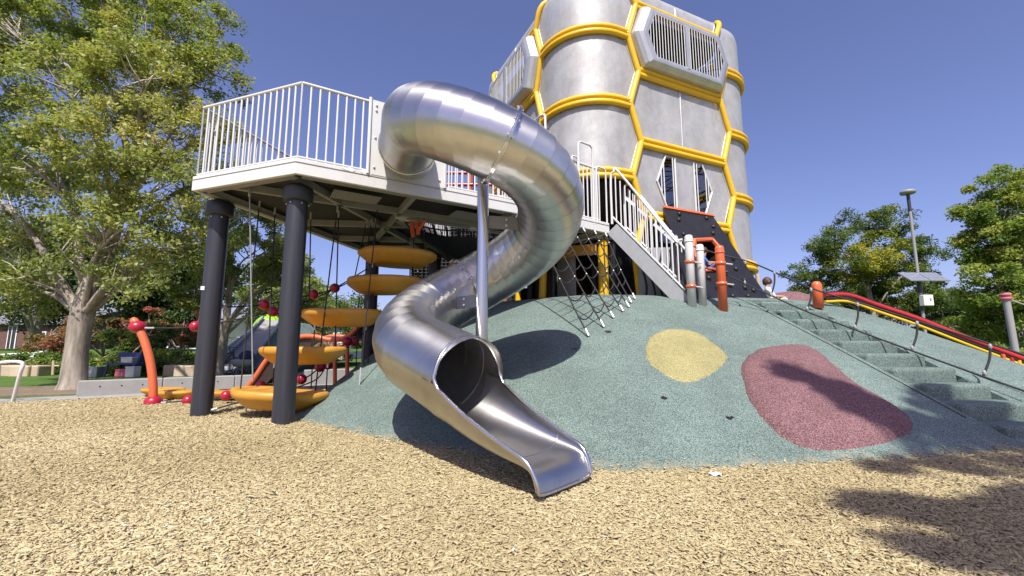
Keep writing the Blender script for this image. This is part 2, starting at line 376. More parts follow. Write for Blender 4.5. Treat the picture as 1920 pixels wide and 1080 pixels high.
keep &= ~(((uc > 0) & (uc < SWID))[None,:] & ((wc > wst[0]) & (wc < wst[-1]))[:,None])
jj, ii = np.nonzero(keep); A = jj*nu+ii
faces = np.stack([A, A+nu, A+nu+1, A+1], 1)
vv = np.stack([X.ravel(), Y.ravel(), Z.ravel()], 1)
used = np.unique(faces); remap = -np.ones(len(vv), int); remap[used] = np.arange(len(used))
m = MB(); m.v = [tuple(q) for q in vv[used].tolist()]; m.f = remap[faces].tolist(); m.m = [0]*len(m.f); m.sm = [True]*len(m.f)
for u in (0.0, SWID):                                     # side walls of the stair cut
    ww = np.arange(wst[0], wst[-1]+.05, .06); vs = []
    for w in ww:
        p = S0 + SU*u + SW*float(w); z = mz(p.x, p.y); vs += [(p.x, p.y, z), (p.x, p.y, z-.6)]
    m.add(vs, [(2*i, 2*i+1, 2*i+3, 2*i+2) for i in range(len(ww)-1)])
vs = []
for u in np.linspace(0, SWID, 12):
    p = S0 + SU*float(u) + SW*wst[0]; z = mz(p.x, p.y); vs += [(p.x, p.y, z), (p.x, p.y, z-.6)]
m.add(vs, [(2*i, 2*i+1, 2*i+3, 2*i+2) for i in range(11)])
mound_ob = tag(m.build('play_mound', M_RUB), kind='structure')
for i in range(NST):                                      # every step a block of its own
    w0, w1 = wst[i]+.0, wst[i+1]+.0; z = ztop - .02 - rise*(i+.42)
    c = S0 + SU*(SWID/2) + SW*((w0+w1)/2)
    mm = MB(); mm.box((c.x, c.y, z-.3), (SWID-.006, w1-w0, .6), rz=SA)
    st = mm.build('step', M_RUB, mound_ob)
    bv = st.modifiers.new('b', 'BEVEL'); bv.width = .045; bv.segments = 3
# groove beside the steps
gp = []
for w in np.linspace(wst[0]-.2, wst[-1]-.3, 40):
    p = S0 + SU*(-.10) + SW*float(w); gp.append((p.x, p.y, mz(p.x, p.y)+.001))
MB().tube(gp, .008, 5).build('joint_seam', M_BLACK, mound_ob)

def patch(name, outline_px, material, dome, lift, n=16):
    """a shape laid into the mound: rings from its centre to its edge, following the surface"""
    P = [on_mound(*q) for q in outline_px]; P = [p + V((random.gauss(0, .007), random.gauss(0, .007), 0)) for p in smooth_path([P[-1]] + P + [P[0], P[1]], 8)[8:-9]]; k = len(P)
    c = sum(P, V((0,0,0)))/k; vs = []; fs = []
    for r in range(n+1):
        f = r/n
        for p in P:
            x, y = c.x+(p.x-c.x)*f, c.y+(p.y-c.y)*f
            h = lift + dome*max(0, 1-f**3.2)**.8
            if r == n: h = -.03
            vs.append((x, y, mz(x, y)+h))
    for r in range(n):
        for j in range(k): fs.append((r*k+j, (r+1)*k+j, (r+1)*k+(j+1) % k, r*k+(j+1) % k))
    mm = MB(); mm.add(vs, fs, 0, True); return mm.build(name, material, mound_ob)
patch('yellow_patch', [(1207,655), (1222,628), (1262,616), (1305,622), (1338,642), (1366,668), (1352,692), (1318,712), (1282,720), (1246,705), (1216,682)], M_RUBY, .012, .010)['label'] = 'yellow rounded rubber spot on the front of the mound'
patch('maroon_patch', [(1389,682), (1420,658), (1470,650), (1512,651), (1545,670), (1575,697), (1612,728), (1665,758), (1708,788), (1714,806), (1690,824), (1640,838), (1590,846), (1530,846), (1480,832), (1440,800), (1408,760), (1392,722)], M_RUBR, .15, .018)['label'] = 'maroon raised rubber bump on the front of the mound'
for px, py, r in ((1245,746,.035), (1368,785,.03), (1140,622,.045), (1078,655,.035), (1372,783,.02)):
    p = on_mound(px, py); k = 9; mm = MB(); vs = []
    for j in range(k):
        t = 2*math.pi*j/k; rr = r*random.uniform(.6, 1.15); x, y = p.x+rr*1.2*math.cos(t), p.y+rr*math.sin(t); vs.append((x, y, mz(x, y)+.006))
    mm.add(vs, [tuple(range(k))]); mm.build('worn_spot', M_BLACK, mound_ob)

# ---- loose wood chips: real slivers, as many as the eye can tell apart
def chips():
    pts = []
    def zone(y0, y1, dens):
        nn = int(dens*(y1-y0)*2*1.25*(y0+y1)/2)
        y = np.sqrt(RNG.uniform(y0*y0, y1*y1, nn)); x = RNG.uniform(-1.25, 1.25, nn)*y; pts.append(np.stack([x, y], 1))
    zone(1.55, 2.6, 7500); zone(2.6, 3.6, 6000); zone(3.6, 5.0, 3600); zone(5.0, 6.6, 2000); zone(6.6, 9.6, 800)
    P = np.concatenate(pts); z = mound(P[:,0], P[:,1])
    inside = z > .0
    ok = ~inside | (RNG.random(len(P)) < np.exp(-np.maximum(z,0)/.014)*.9)
    # keep off the path
    dl = (P[:,0]+9.45)*(10.3-8.0) - (P[:,1]-8.0)*(-6.0+9.45)
    ok &= dl > .05
    P = P[ok]; z = np.maximum(z[ok], 0); nn = len(P)
    far = np.clip((P[:,1]-3)/6, 0, 1)
    L = RNG.lognormal(math.log(.021), .48, nn).clip(.006, .085)*(1+.35*far); Wd = (L*RNG.uniform(.14, .36, nn)).clip(.0025, .013)*(1+.5*far); T = RNG.uniform(.002, .005, nn)
    yaw = RNG.uniform(0, 2*math.pi, nn) ; pit = RNG.normal(0, .16, nn); rol = RNG.normal(0, .28, nn)
    big = RNG.random(nn) < .015; L[big] *= 1.5; Wd[big] *= 1.7
    cyw, syw, cpt, spt, crl, srl = np.cos(yaw), np.sin(yaw), np.cos(pit), np.sin(pit), np.cos(rol), np.sin(rol)
    ex = np.stack([cyw*cpt, syw*cpt, spt], 1)
    s = np.stack([-syw, cyw, np.zeros(nn)], 1); u = np.cross(ex, s)
    ey = s*crl[:,None] + u*srl[:,None]; ez = np.cross(ex, ey)
    c = np.stack([P[:,0], P[:,1], z + .004 + RNG.random(nn)**2*.009 + np.abs(spt)*L*.35], 1)
    corners = []
    tp = RNG.uniform(.35, 1.0, nn)
    for sx, sy, sz in ((-1,-1,0), (1,-1,0), (1,1,0), (-1,1,0), (-1,-1,1), (1,-1,1), (1,1,1), (-1,1,1)):
        w = Wd*np.where(sx > 0, tp, 1.0)
        corners.append(c + ex*(sx*L/2)[:,None] + ey*(sy*w/2)[:,None] + ez*(sz*T)[:,None])
    vs = np.stack(corners, 1).reshape(-1, 3)
    fq = np.array([[4,5,6,7], [0,1,5,4], [1,2,6,5], [2,3,7,6], [3,0,4,7]])
    fs = (np.arange(nn)[:,None,None]*8 + fq[None]).reshape(-1, 4)
    me = bpy.data.meshes.new('loose_chips'); nv, nf = len(vs), len(fs)
    me.vertices.add(nv); me.vertices.foreach_set('co', vs.ravel().astype('f4'))
    me.loops.add(nf*4); me.loops.foreach_set('vertex_index', fs.ravel().astype('i4'))
    me.polygons.add(nf); me.polygons.foreach_set('loop_start', np.arange(0, nf*4, 4, dtype='i4'))
    me.update(calc_edges=True)
    tone = np.clip(RNG.normal(.58, .12, nn) + .07*np.sin(P[:,0]*2.1+P[:,1])*np.sin(P[:,1]*1.7) + .06*np.sin(P[:,0]*.9-P[:,1]*1.3), 0, 1)
    tone[RNG.random(nn) < .012] = .0
    at_ = me.attributes.new('tone', 'FLOAT', 'FACE'); at_.data.foreach_set('value', np.repeat(tone, 5).astype('f4'))
    me.materials.append(M_CHIP); ob = bpy.data.objects.new('loose_wood_chips', me); COL.objects.link(ob)
    tag(ob, 'pale tan shredded wood chips scattered over the play area', 'wood chips', kind='stuff'); return nn
M_CHIP = tone_mat('wood_chip', [(0, (.07, .05, .03)), (.18, (.25, .195, .10)), (.55, (.42, .345, .188)), (.85, (.53, .455, .27)), (1, (.68, .63, .48))], .8)
NCHIP = chips(); print('chips', NCHIP)

# ================================================================ THE SLIDE
PC = V((-.345, 5.0, 0)); RH, TR = .80, .385                      # pole axis, helix radius, tube radius
ZT = np.array([(196, 3.60), (230, 3.40), (270, 3.13), (315, 2.89), (360, 2.60), (405, 2.28), (450, 1.93), (495, 1.55), (540, 1.20), (583, .93)])
def zth(t): return float(np.interp(t, ZT[:,0], ZT[:,1]))
def hel(t): return V((PC.x+RH*math.cos(R(t)), PC.y+RH*math.sin(R(t)), zth(t)))
slide = thing('tube_slide', (PC.x, PC.y, mz(PC.x, PC.y)), 'tall spiral stainless steel tube slide with an open chute at its foot', 'slide')
Pn0 = V((-1.58, 6.20, 3.88))
pts = [Pn0 + V((.02, .10, .01)), Pn0.lerp(hel(196), .25), Pn0.lerp(hel(196), .55), Pn0.lerp(hel(196), .82)]
ths = list(np.arange(197, 584, 11.3)); pts += [hel(t) for t in ths]
# smooth the height profile
for _ in range(3):
    zz = [p.z for p in pts]
    for i in range(1, len(pts)-1): pts[i].z = (zz[i-1]+2*zz[i]+zz[i+1])/4
e0 = pts[-1]; hd = V((-math.sin(R(583)), math.cos(R(583)), 0)); 
pts += [e0 + hd*.28 + V((0,0,-.075)), e0 + hd*.56 + V((0,0,-.155))]
OPN = e0 + hd*.84 + V((0,0,-.235)); pts.append(OPN)
def ring_frame(i):
    t = pts[min(i+1, len(pts)-1)] - pts[max(i-1, 0)]; t.normalize()
    s = t.cross(V((0,0,1))).normalized(); return t, s, s.cross(t)
NR = 48
def ring(i, r):
    t, s, u = ring_frame(i)
    return [pts[i] + (s*math.cos(2*math.pi*j/NR) + u*math.sin(2*math.pi*j/NR))*r for j in range(NR)]
for i in range(len(pts)-1):
    a, b = ring(i, TR+.0015), ring(i+1, TR); mm = MB()
    mm.add(a+b, [(j, NR+j, NR+(j+1) % NR, (j+1) % NR) for j in range(NR)], 0, True)
    sg_ = mm.build('tube_segment', M_STEEL, slide); ul = sg_.data.uv_layers.new(name='UVMap')
    for li, lp_ in enumerate(sg_.data.loops): ul.data[li].uv = ((i + (lp_.vertex_index >= NR))*.1, (li//4 + (li % 4 > 1))/NR)
def flange(i, name='clamp_ring'):
    t, s, u = ring_frame(i); mm = MB(); prof = [(TR-.002,-.016), (TR+.045,-.016), (TR+.045,-.003), (TR+.047,0), (TR+.045,.003), (TR+.045,.016), (TR-.002,.016)]
    k = 48
    vs = [pts[i] + (s*math.cos(2*math.pi*j/k) + u*math.sin(2*math.pi*j/k))*r + t*z for r, z in prof for j in range(k)]
    mm.add(vs, [(q*k+j, q*k+(j+1) % k, (q+1)*k+(j+1) % k, (q+1)*k+j) for q in range(len(prof)-1) for j in range(k)], 0, False)
    f = mm.build(name, M_STEELP, slide)
    for j in range(14):
        a = 2*math.pi*(j+.5)/14; c = pts[i] + (s*math.cos(a) + u*math.sin(a))*(TR+.027)
        rod('bolt', M_FIT, f, c - t*.032, c + t*.032, .010, 6)
flange(4 + int((290-197)/11.3)); flange(4 + int((472-197)/11.3)); 
# chute: tube opens into a trough that ends in a turned-down lip
LEN = 1.12; ns = 22; t0 = Matrix.Rotation(R(5), 3, 'Z') @ hd; sd_ = t0.cross(V((0,0,1))).normalized()
def chute_pt(f, phi):
    """f along 0..1, phi -1..1 across"""
    s = f*LEN; fp = max(0, f); halfw = .383 - .07*fp; depth = float(np.interp(fp, [0, .3, .75, 1], [.383, .255, .10, .03]))
    floor = (OPN.z-.383) - (.30*f - .16*f*f if f > 0 else .30*f)
    if f > .74: q = (f-.74)/.26; drop = .135*q*q*(.5+.5*q); s = s - .11*q*q
    else: drop = 0
    a = phi*math.pi/2; pw = 1 - .45*fp
    x = halfw*math.copysign(abs(math.sin(a))**pw, phi); zz = depth*(1 - max(0, math.cos(a))**pw)
    return OPN + t0*s + sd_*x + V((0,0, floor - OPN.z + zz - drop))
nc = 20; vs = [chute_pt(-.16+1.16*i/ns, -1+2*j/nc) for i in range(ns+1) for j in range(nc+1)]
mm = MB(); k = nc+1
mm.add(vs, [(i*k+j, (i+1)*k+j, (i+1)*k+j+1, i*k+j+1) for i in range(ns) for j in range(nc)], 0, True)
vs2 = [V(q) + V((0,0,-.014)) for q in vs]
mm.add(vs2, [(i*k+j, i*k+j+1, (i+1)*k+j+1, (i+1)*k+j) for i in range(ns) for j in range(nc)], 0, True)
chute = mm.build('chute', M_STEEL, slide); ul = chute.data.uv_layers.new(name='UVMap')
for li, lp_ in enumerate(chute.data.loops): q_ = lp_.vertex_index % len(vs); ul.data[li].uv = (q_//k/ns, q_ % k/nc)
edge = [chute_pt(i/ns, -1) for i in range(ns, 0, -1)]
t_, s_, u_ = ring_frame(len(pts)-1)
arch = [OPN + sd_*(-TR*math.cos(a)) + V((0,0,1))*(TR*math.sin(a)) - t0*(.16*math.sin(a)*0 ) + t0*.004 for a in np.linspace(0.12, math.pi-.12, 26)]
edge2 = [chute_pt(i/ns, 1) for i in range(1, ns+1)]
MB().tube(smooth_path(edge + arch + edge2, 3), .017, 8).build('rolled_rim', M_STEELP, slide)
MB().tube([chute_pt(1, p) for p in np.linspace(-1, 1, 24)], .010, 6).build('lip_edge', M_STEELP, chute)
mid = [chute_pt(.62, p) for p in np.linspace(-.9, .9, 18)]
MB().tube([p + V((0,0,.001)) for p in mid], .0035, 5).build('weld_line', M_STEELP, chute)
# pole with brackets
rod('pole', M_STEELP, slide, (PC.x, PC.y, mz(PC.x, PC.y)-.2), (PC.x, PC.y, 3.02), .068, 24)
for th_, dz in ((500, .02), (372, -.05)):
    c = hel(th_); d = (V((c.x, c.y, 0)) - V((PC.x, PC.y, 0))).normalized(); z = c.z + dz
    a = V((PC.x, PC.y, z)); mm = MB(); mm.bar(a + d*.05, a + d*(RH-TR+.02), .02, .15)
    br = mm.build('bracket', M_GALV, slide)
    for dd in (-.035, .035):
        q = a + d*.28 + V((0,0,dd)); s = V((-d.y, d.x, 0)); rod('bolt', M_FIT, br, q - s*.022, q + s*.022, .014, 8)
    th2 = R(th_ % 360)
# entry panel on the deck edge
DE = V((.861, .509, 0)); DN = V((.509, -.861, 0))
pc = V((-1.56, 6.27, 4.02)) ; mm = MB()
hole = [(0.0+.40*math.cos(a), -.12+.40*math.sin(a)) for a in np.linspace(0, 2*math.pi, 40, endpoint=False)]
outer = [(-.56,-.56), (.56,-.56), (.56,.58), (-.56,.58)]
tri = tessellate_polygon([[V((*q,0)) for q in outer], [V((*q,0)) for q in hole]])
al = outer + hole
for off in (0, -.02): mm.add([pc + DE*x + V((0,0,z)) + DN*off for x, z in al], [tuple(t) for t in tri])
mm.add([pc + DE*x + V((0,0,z)) + DN*o for o in (0,-.02) for x, z in outer], [(i, (i+1) % 4, 4+(i+1) % 4, 4+i) for i in range(4)])
pan = mm.build('entry_panel', M_WHITE, slide)
for x, z in [(-.5,-.45), (-.5,0), (-.5,.42), (-.38,.5), (-.5,.5), (.5,-.45), (.5,0), (.5,.42)]:
    ball('rivet', M_WHITE2, pan, pc + DE*x + V((0,0,z)) + DN*.004, .018, (1,1,1))
for x in (-.585, .585):
    rod('panel_post', M_WHITE2, slide, pc + DE*x + V((0,0,-.56)), pc + DE*x + V((0,0,.60)), .026)
# collar where the tube leaves the panel
t_, s_, u_ = ring_frame(0)
MB().tube([pts[1] + (s_*math.cos(a) + u_*math.sin(a))*(TR+.012) for a in np.linspace(0, 2*math.pi, 40, endpoint=False)], .016, 6, closed=True).build('collar', M_STEELP, slide)

# ================================================================ THE RAISED DECK AND BRIDGE
ZD0, ZD1, ZR = 3.27, 3.49, 4.58
DP = [(-4.70,6.16), (-2.86,5.51), (0.0,7.20), (1.97,8.60), (1.22,9.66), (-.78,8.30), (-2.00,7.62), (-1.42,10.2), (-3.64,10.35)]
deck = thing('raised_deck', (-3.0, 6.2, 0), 'raised light grey metal deck and bridge with barred railings on thick charcoal columns', 'platform')
def inset(poly, d):
    n = len(poly); out = []
    for i in range(n):
        a, b, c = V(poly[i-1]), V(poly[i]), V(poly[(i+1) % n])
        n1 = V((-(b-a).y, (b-a).x)).normalized(); n2 = V((-(c-b).y, (c-b).x)).normalized()
        k = (n1+n2); out.append(tuple(b + k*(d/max(.3, k.length_squared/2))))
    return out
fl = inset(DP, .055)
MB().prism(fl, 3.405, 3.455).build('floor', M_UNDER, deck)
for i in range(len(DP)):
    a, b = V((*DP[i], 0)), V((*DP[(i+1) % len(DP)], 0)); d = (b-a).normalized(); nn = V((-d.y, d.x, 0))
    ia, ib = V((*fl[i], 0)), V((*fl[(i+1) % len(DP)], 0))
    mm = MB()
    vs = [V((p.x, p.y, z)) for z in (ZD0, ZD1) for p in (a, b, ib, ia)]
    mm.add(vs, [(0,3,2,1), (4,5,6,7), (0,1,5,4), (2,3,7,6), (1,2,6,5), (3,0,4,7)])
    fb = mm.build('fascia_beam', M_WHITE, deck)
    bv = fb.modifiers.new('b', 'BEVEL'); bv.width = .008; bv.segments = 2
    mm = MB(); L = (b-a).length; mm.bar(a + d*.0 + nn*-.004 + V((0,0,ZD1-.055)), b + nn*-.004 + V((0,0,ZD1-.055)), .008, .006)
    mm.build('seam', M_GALV, fb)
    mm = MB(); mm.bar(a + d*.09 + nn*.105 + V((0,0,ZD0+.004)), b - d*.09 + nn*.105 + V((0,0,ZD0+.004)), .10, .012)
    mm.build('bottom_flange', M_GALV, fb)
def clip_poly(x0, d):  # chord of the deck polygon along the line p = x0 + t d
    ts = []; n = len(DP)
    for i in range(n):
        a, b = V(DP[i]), V(DP[(i+1) % n]); e = b-a; den = d.x*e.y-d.y*e.x
        if abs(den) < 1e-6: continue
        w = a - x0; t = (w.x*e.y - w.y*e.x)/den; s = (w.x*d.y - w.y*d.x)/den
        if 0 <= s <= 1: ts.append(t)
    ts.sort(); return [(ts[i], ts[i+1]) for i in range(0, len(ts)-1, 2)]
for x0, d in (((-3.3,6.6), (.861,.509)), ((-3.5,8.1), (1,.1)), ((-3.4,9.3), (1,.1)), ((-3.0,5.9), (.2,1)),
              ((-1.55,6.6), (-.45,.86)), ((.0,7.5), (-.5,.84)), ((1.1,8.3), (-.57,.82))):
    d = V(d).normalized(); x0 = V(x0)
    for ta, tb in clip_poly(x0, d):
        if tb-ta < .3: continue
        p, q = x0 + d*(ta+.08), x0 + d*(tb-.08)
        mm = MB(); mm.bar((p.x, p.y, 3.345), (q.x, q.y, 3.345), .07, .11); mm.build('joist', M_GALV, deck)
# perforated plates under the walkway
def perforated():
    m = bpy.data.materials.new('perforated_plate'); m.use_nodes = True; nt = m.node_tree; N = nt.nodes; L = nt.links
    b = N['Principled BSDF']; b.inputs['Base Color'].default_value = (.26,.26,.255,1); b.inputs['Roughness'].default_value = .6
    tc = N.new('ShaderNodeTexCoord'); mp = N.new('ShaderNodeMapping'); mp.inputs['Rotation'].default_value = (0, 0, -R(30.6)); mp.inputs['Scale'].default_value = (26, 26, 0)
    L.new(tc.outputs['Object'], mp.inputs['Vector'])
    vo = N.new('ShaderNodeTexVoronoi'); vo.inputs['Randomness'].default_value = 0; vo.inputs['Scale'].default_value = 1; vo.voronoi_dimensions = '2D'
    L.new(mp.outputs[0], vo.inputs['Vector'])
    lt = N.new('ShaderNodeMath'); lt.operation = 'LESS_THAN'; lt.inputs[1].default_value = .2; L.new(vo.outputs['Distance'], lt.inputs[0])
    tr = N.new('ShaderNodeBsdfTransparent'); ms = N.new('ShaderNodeMixShader')
    L.new(lt.outputs[0], ms.inputs[0]); L.new(b.outputs[0], ms.inputs[1]); L.new(tr.outputs[0], ms.inputs[2]); L.new(ms.outputs[0], N['Material Output'].inputs['Surface'])
    return m
M_PERF = perforated()
for t0_, t1_ in ((.55,1.25), (2.5,3.3), (3.45,4.2)):
    a = V((-2.86,5.51,0)) + DE*t0_ + V((-DE.y, DE.x, 0))*.45; b = a + DE*(t1_-t0_); w = V((-DE.y, DE.x, 0))*.42
    mm = MB(); mm.add([(*q.to_2d(), 3.30) for q in (a, b, b+w, a+w)], [(0,3,2,1)]); mm.build('perforated_plate', M_PERF, deck)
for px, py, w, h, mt in ((655,318,.20,.06,M_HOUSE), (688,322,.22,.09,M_HOUSE), (706,312,.09,.03,M_DARKPOST), (712,325,.07,.05,M_DARKPOST)):
    c = on_plane(px, py, (-2.86,5.51,3.3), DN) + DN*.006; k = 12
    mm = MB(); mm.add([c + DE*(w*.5*math.cos(t)*random.uniform(.6,1.1)) + V((0,0,h*.5*math.sin(t)*random.uniform(.6,1.1))) for t in np.linspace(0, 2*math.pi, k, endpoint=False)], [tuple(range(k))]); mm.build('paint_smear', mt, deck)
# columns
for x, y, zb in ((-4.57,6.62,-.1), (-3.02,5.95,-.1), (-3.02,9.3,.0), (-1.75,9.75,.5)):
    col = rod('column', M_DARKPOST, deck, (x, y, zb), (x, y, 3.255), .138, 28)
    mm = MB(); mm.lathe((x, y, 0), [(.139,3.02), (.19,3.03), (.196,3.05), (.196,3.20), (.19,3.225), (.145,3.25)], 28)
    mm.build('column_collar', M_DARKPOST, deck)
    for k in range(6):
        a = k*math.pi/3+.3; ball('bolt', M_FIT, deck, (x+.142*math.cos(a), y+.142*math.sin(a), 2.985), .011)
p = at(383, 542, 6.6); mm = MB(); mm.box((-4.63, 6.487, p.z), (.05, .012, .055), rz=.25); mm.build('sticker', M_HOUSE, deck)

def railing(parent, a, b, z0=ZD1, z1=ZR, sp=.112, ends=True, inn=.03, mat_=None, bottom=True):
    a, b = V(a), V(b); mt = mat_ or M_WHITE2; d = (b-a); L = d.length; d.normalize()
    za = z0 if not isinstance(z0, tuple) else z0[0]; zb = z0 if not isinstance(z0, tuple) else z0[1]
    ya = z1 if not isinstance(z1, tuple) else z1[0]; yb = z1 if not isinstance(z1, tuple) else z1[1]
    rod('top_rail', mt, parent, (*a.to_2d(), ya), (*b.to_2d(), yb), .024, 10)
    if bottom: rod('bottom_rail', mt, parent, (*a.to_2d(), za+.03), (*b.to_2d(), zb+.03), .018, 8)
    n = max(1, round(L/sp))
    for i in range(0 if ends else 1, n+1 if ends else n):
        f = i/n; p = a.lerp(b, f); rod('rail_bar', mt, parent, (p.x, p.y, za+(zb-za)*f), (p.x, p.y, ya+(yb-ya)*f), .0145, 8)
rp = inset(DP, .04); rp3 = [V((*q, 0)) for q in rp]
pl, pr = pc + DE*-.61, pc + DE*.61
fr = lambda t: V((*(V(rp[1]) + (V(rp[2])-V(rp[1])).normalized()*t), 0))
railing(deck, rp3[0], rp3[1]); railing(deck, rp3[1], fr(.93))
railing(deck, fr(2.16), rp3[2]); railing(deck, rp3[2], rp3[2].lerp(rp3[3], .92))
railing(deck, rp3[8], rp3[0]); railing(deck, rp3[7], rp3[8]); railing(deck, rp3[4], rp3[5]); railing(deck, rp3[5], rp3[6]); railing(deck, rp3[6], rp3[7])
# tall entry hoops beside the tower
def hoop(parent, p, q, z0, z1, r=.022):
    p, q = V((*p, 0)), V((*q, 0)); k = .09
    path = [p+V((0,0,z0)), p+V((0,0,z1-k)), p.lerp(q, .04)+V((0,0,z1-k*.35)), p.lerp(q, .18)+V((0,0,z1)), p.lerp(q, .82)+V((0,0,z1)), q.lerp(p, .04)+V((0,0,z1-k*.35)), q+V((0,0,z1-k)), q+V((0,0,z0))]
    MB().tube(path, r, 10).build('grab_hoop', M_WHITE2, parent)
hoop(deck, (1.30,8.13), (1.62,8.37), 3.4, 5.02); hoop(deck, (.62,7.66), (.25,8.30), 3.5, 5.35); hoop(deck, (1.70,8.42), (1.92,8.58), 3.45, 4.62, .018)
hoop(deck, (1.15,8.0), (1.28,8.1), 3.3, 4.66, .018)

# ---- metal stair from bridge to mound top
stair = thing('metal_stair', (2.7, 8.2, mz(2.7, 8.2)), 'light grey metal stair with barred handrails going down to the mound top', 'stairs')
sa, sb = V((2.02, 8.57, 0)), V((3.14, 7.86, 0)); sdv = (sb-sa).normalized(); sw = V((-sdv.y, sdv.x, 0))*.85
zb_ = mz(sb.x, sb.y)
for off in (V((0,0,0)), sw):
    a, b = sa+off, sb+off
    rod('lower_rail', M_WHITE2, stair, (*a.to_2d(), 3.62), (*b.to_2d(), zb_+.20), .02, 10)
    MB().tube(smooth_path([(a.x, a.y, 3.46), (a.x, a.y, 4.40), (*a.lerp(b, .05).to_2d(), 4.54), (*a.lerp(b, .14).to_2d(), 4.50), (*a.lerp(b, .86).to_2d(), zb_+1.22), (*a.lerp(b, .95).to_2d(), zb_+1.14), (*b.to_2d(), zb_+1.14)], 5), .024, 10).build('handrail', M_WHITE2, stair)
    for i in range(1, 14):
        f = i/14; p = a.lerp(b, f); z1 = 4.56 + (zb_+1.10-4.56)*f; rod('rail_bar', M_WHITE2, stair, (p.x, p.y, 3.62+(zb_-3.42)*f), (p.x, p.y, z1), .0135, 8)
    for f in (.22, .62):
        p = a.lerp(b, f); q = a.lerp(b, f+.14); z1 = 4.30 + (zb_+.92-4.30)*f
        mm = MB(); mm.bar((p.x, p.y, z1), (q.x, q.y, z1-.20), .02, .06); mm.build('spacer', M_WHITE2, stair)
    mm = MB(); mm.bar((*a.to_2d(), 3.36), (*b.to_2d(), zb_-.06), .04, .26); mm.build('stringer', M_GREYP, stair)
for i in range(7):
    f = (i+.6)/7.4; c = sa.lerp(sb, f)+sw*.5; mm = MB(); mm.box((c.x, c.y, 3.44+(zb_-3.44)*f), (.24, .80, .03), rz=math.atan2(sdv.y, sdv.x)); mm.build('tread', M_GALV, stair)

# ---- posts on top of the mound
def cap_post(name, label, px, Y, r, h, material, band=None):
    x = ray(px, 500)[0]*Y; zb = mz(x, Y)-.08; o = thing(name, (x, Y, zb), label, 'post')
    mm = MB(); mm.lathe((x, Y, zb), [(r,0), (r,h-r*.8), (r*.93,h-r*.4), (r*.7,h-r*.1), (r*.3,h)], 22); mm.build('shaft', material, o)
    mm = MB(); mm.lathe((x, Y, zb), [(r+.001,h-r*1.9), (r+.008,h-r*1.85), (r+.008,h-r*1.5), (r+.001,h-r*1.45)], 22); mm.build('cap_ring', material, o)
    for zz in (band or ()):
        mm = MB(); mm.lathe((x, Y, zb), [(r+.001,zz-.03), (r+.014,zz-.026), (r+.014,zz+.026), (r+.001,zz+.03)], 22)
        bb = mm.build('clamp', M_ORANGE, o); ball('clamp_bolt', M_FIT, bb, (x-.02, Y-r-.015, zb+zz), .014)
        rod('rope_end', M_FIT, bb, (x+r, Y, zb+zz), (x+r+.13, Y-.01, zb+zz-.02), .014)
    return o
cap_post('hilltop_post', 'taller pale grey capped post at the foot of the metal stair', 1294, 7.62, .072, 1.35, M_WHITE, (.86, .42))
cap_post('hilltop_post', 'shorter pale grey capped post just right of the taller one', 1314, 7.72, .067, 1.18, M_WHITE)
cap_post('hilltop_post', 'orange capped post in front of the black climbing wall', 1351, 7.55, .076, 1.22, M_ORANGE, (.90, .54))

# ---- rope handrail down beside the steps
def rope_line(px_list, r, Ys): return smooth_path([at(px, py, y) for (px, py), y in zip(px_list, Ys)], 5)
rr = thing('rope_handrail', (5.2, 6.8, 1.0), 'double black rope handrail with short ties running down beside the mound steps', 'rope rail')
up = rope_line([(1300,462), (1353,478), (1411,493), (1520,540), (1608,567), (1720,602), (1857,645), (1990,688)], .014, [7.92, 7.7, 7.55, 7.2, 6.8, 6.3, 5.7, 5.2])
lo = rope_line([(1300,497), (1353,512), (1430,547), (1512,584), (1600,617), (1708,657), (1843,706), (1975,752)], .014, [7.92, 7.7, 7.5, 7.15, 6.75, 6.25, 5.65, 5.15])
MB().tube(up, .013, 7).build('upper_rope', M_ROPE, rr); MB().tube(lo, .013, 7).build('lower_rope', M_ROPE, rr)
for (x0, y0), (x1, y1), Yt in (((1397,489), (1396,533), 7.55), ((1452,508), (1445,556), 7.42), ((1521,540), (1512,582), 7.17), ((1608,567), (1602,617), 6.78), ((1720,602), (1709,657), 6.27), ((1857,645), (1844,704), 5.67)):
    a, b = at(x0, y0, Yt), at(x1, y1, Yt); md = (a+b)/2 + V((.03, 0, 0))
    ti = MB().tube(smooth_path([a, md, b], 4), .014, 7).build('rope_tie', M_ROPE, rr)
    for q, w in ((a, .3), (b, -.3)):
        c = q.lerp(md, .16); MB().sphere(c, .020, 10, 8, s=(1,1,1.9)).build('tie_end', M_GREYP, ti)
xe, ye = up[-1].x+.05, up[-1].y-.02

# ---- cargo net between bridge edge and mound
net = thing('cargo_net', (1.4, 7.0, mz(1.4, 6.9)), 'black rope climbing net with silver ends hung from the bridge to the mound', 'climbing net')
NV = 7; tops = [V((.34+1.52*f, 7.42+1.10*f, 3.28)) for f in np.linspace(0, 1, NV)]
an = [(1.07,6.11), (1.34,6.36), (1.56,6.68), (1.78,6.95), (1.93,7.16), (2.03,7.38), (2.16,7.62)]
bots = [V((x, y, mz(x, y)+.02)) for x, y in an]
for a, b in zip(tops, bots):
    rp_ = MB().tube(sag(a, b, .06, 8), .0115, 6).build('net_rope', M_ROPE, net)
    d = (b-a).normalized()
    rod('rope_ferrule', M_FIT, rp_, b - d*.13, b - d*.01, .018); rod('rope_ferrule', M_FIT, rp_, a + d*.02, a + d*.13, .016)
    rod('rope_ring', M_FIT, rp_, b - d*.02, b + V((0,0,-.05)), .008)
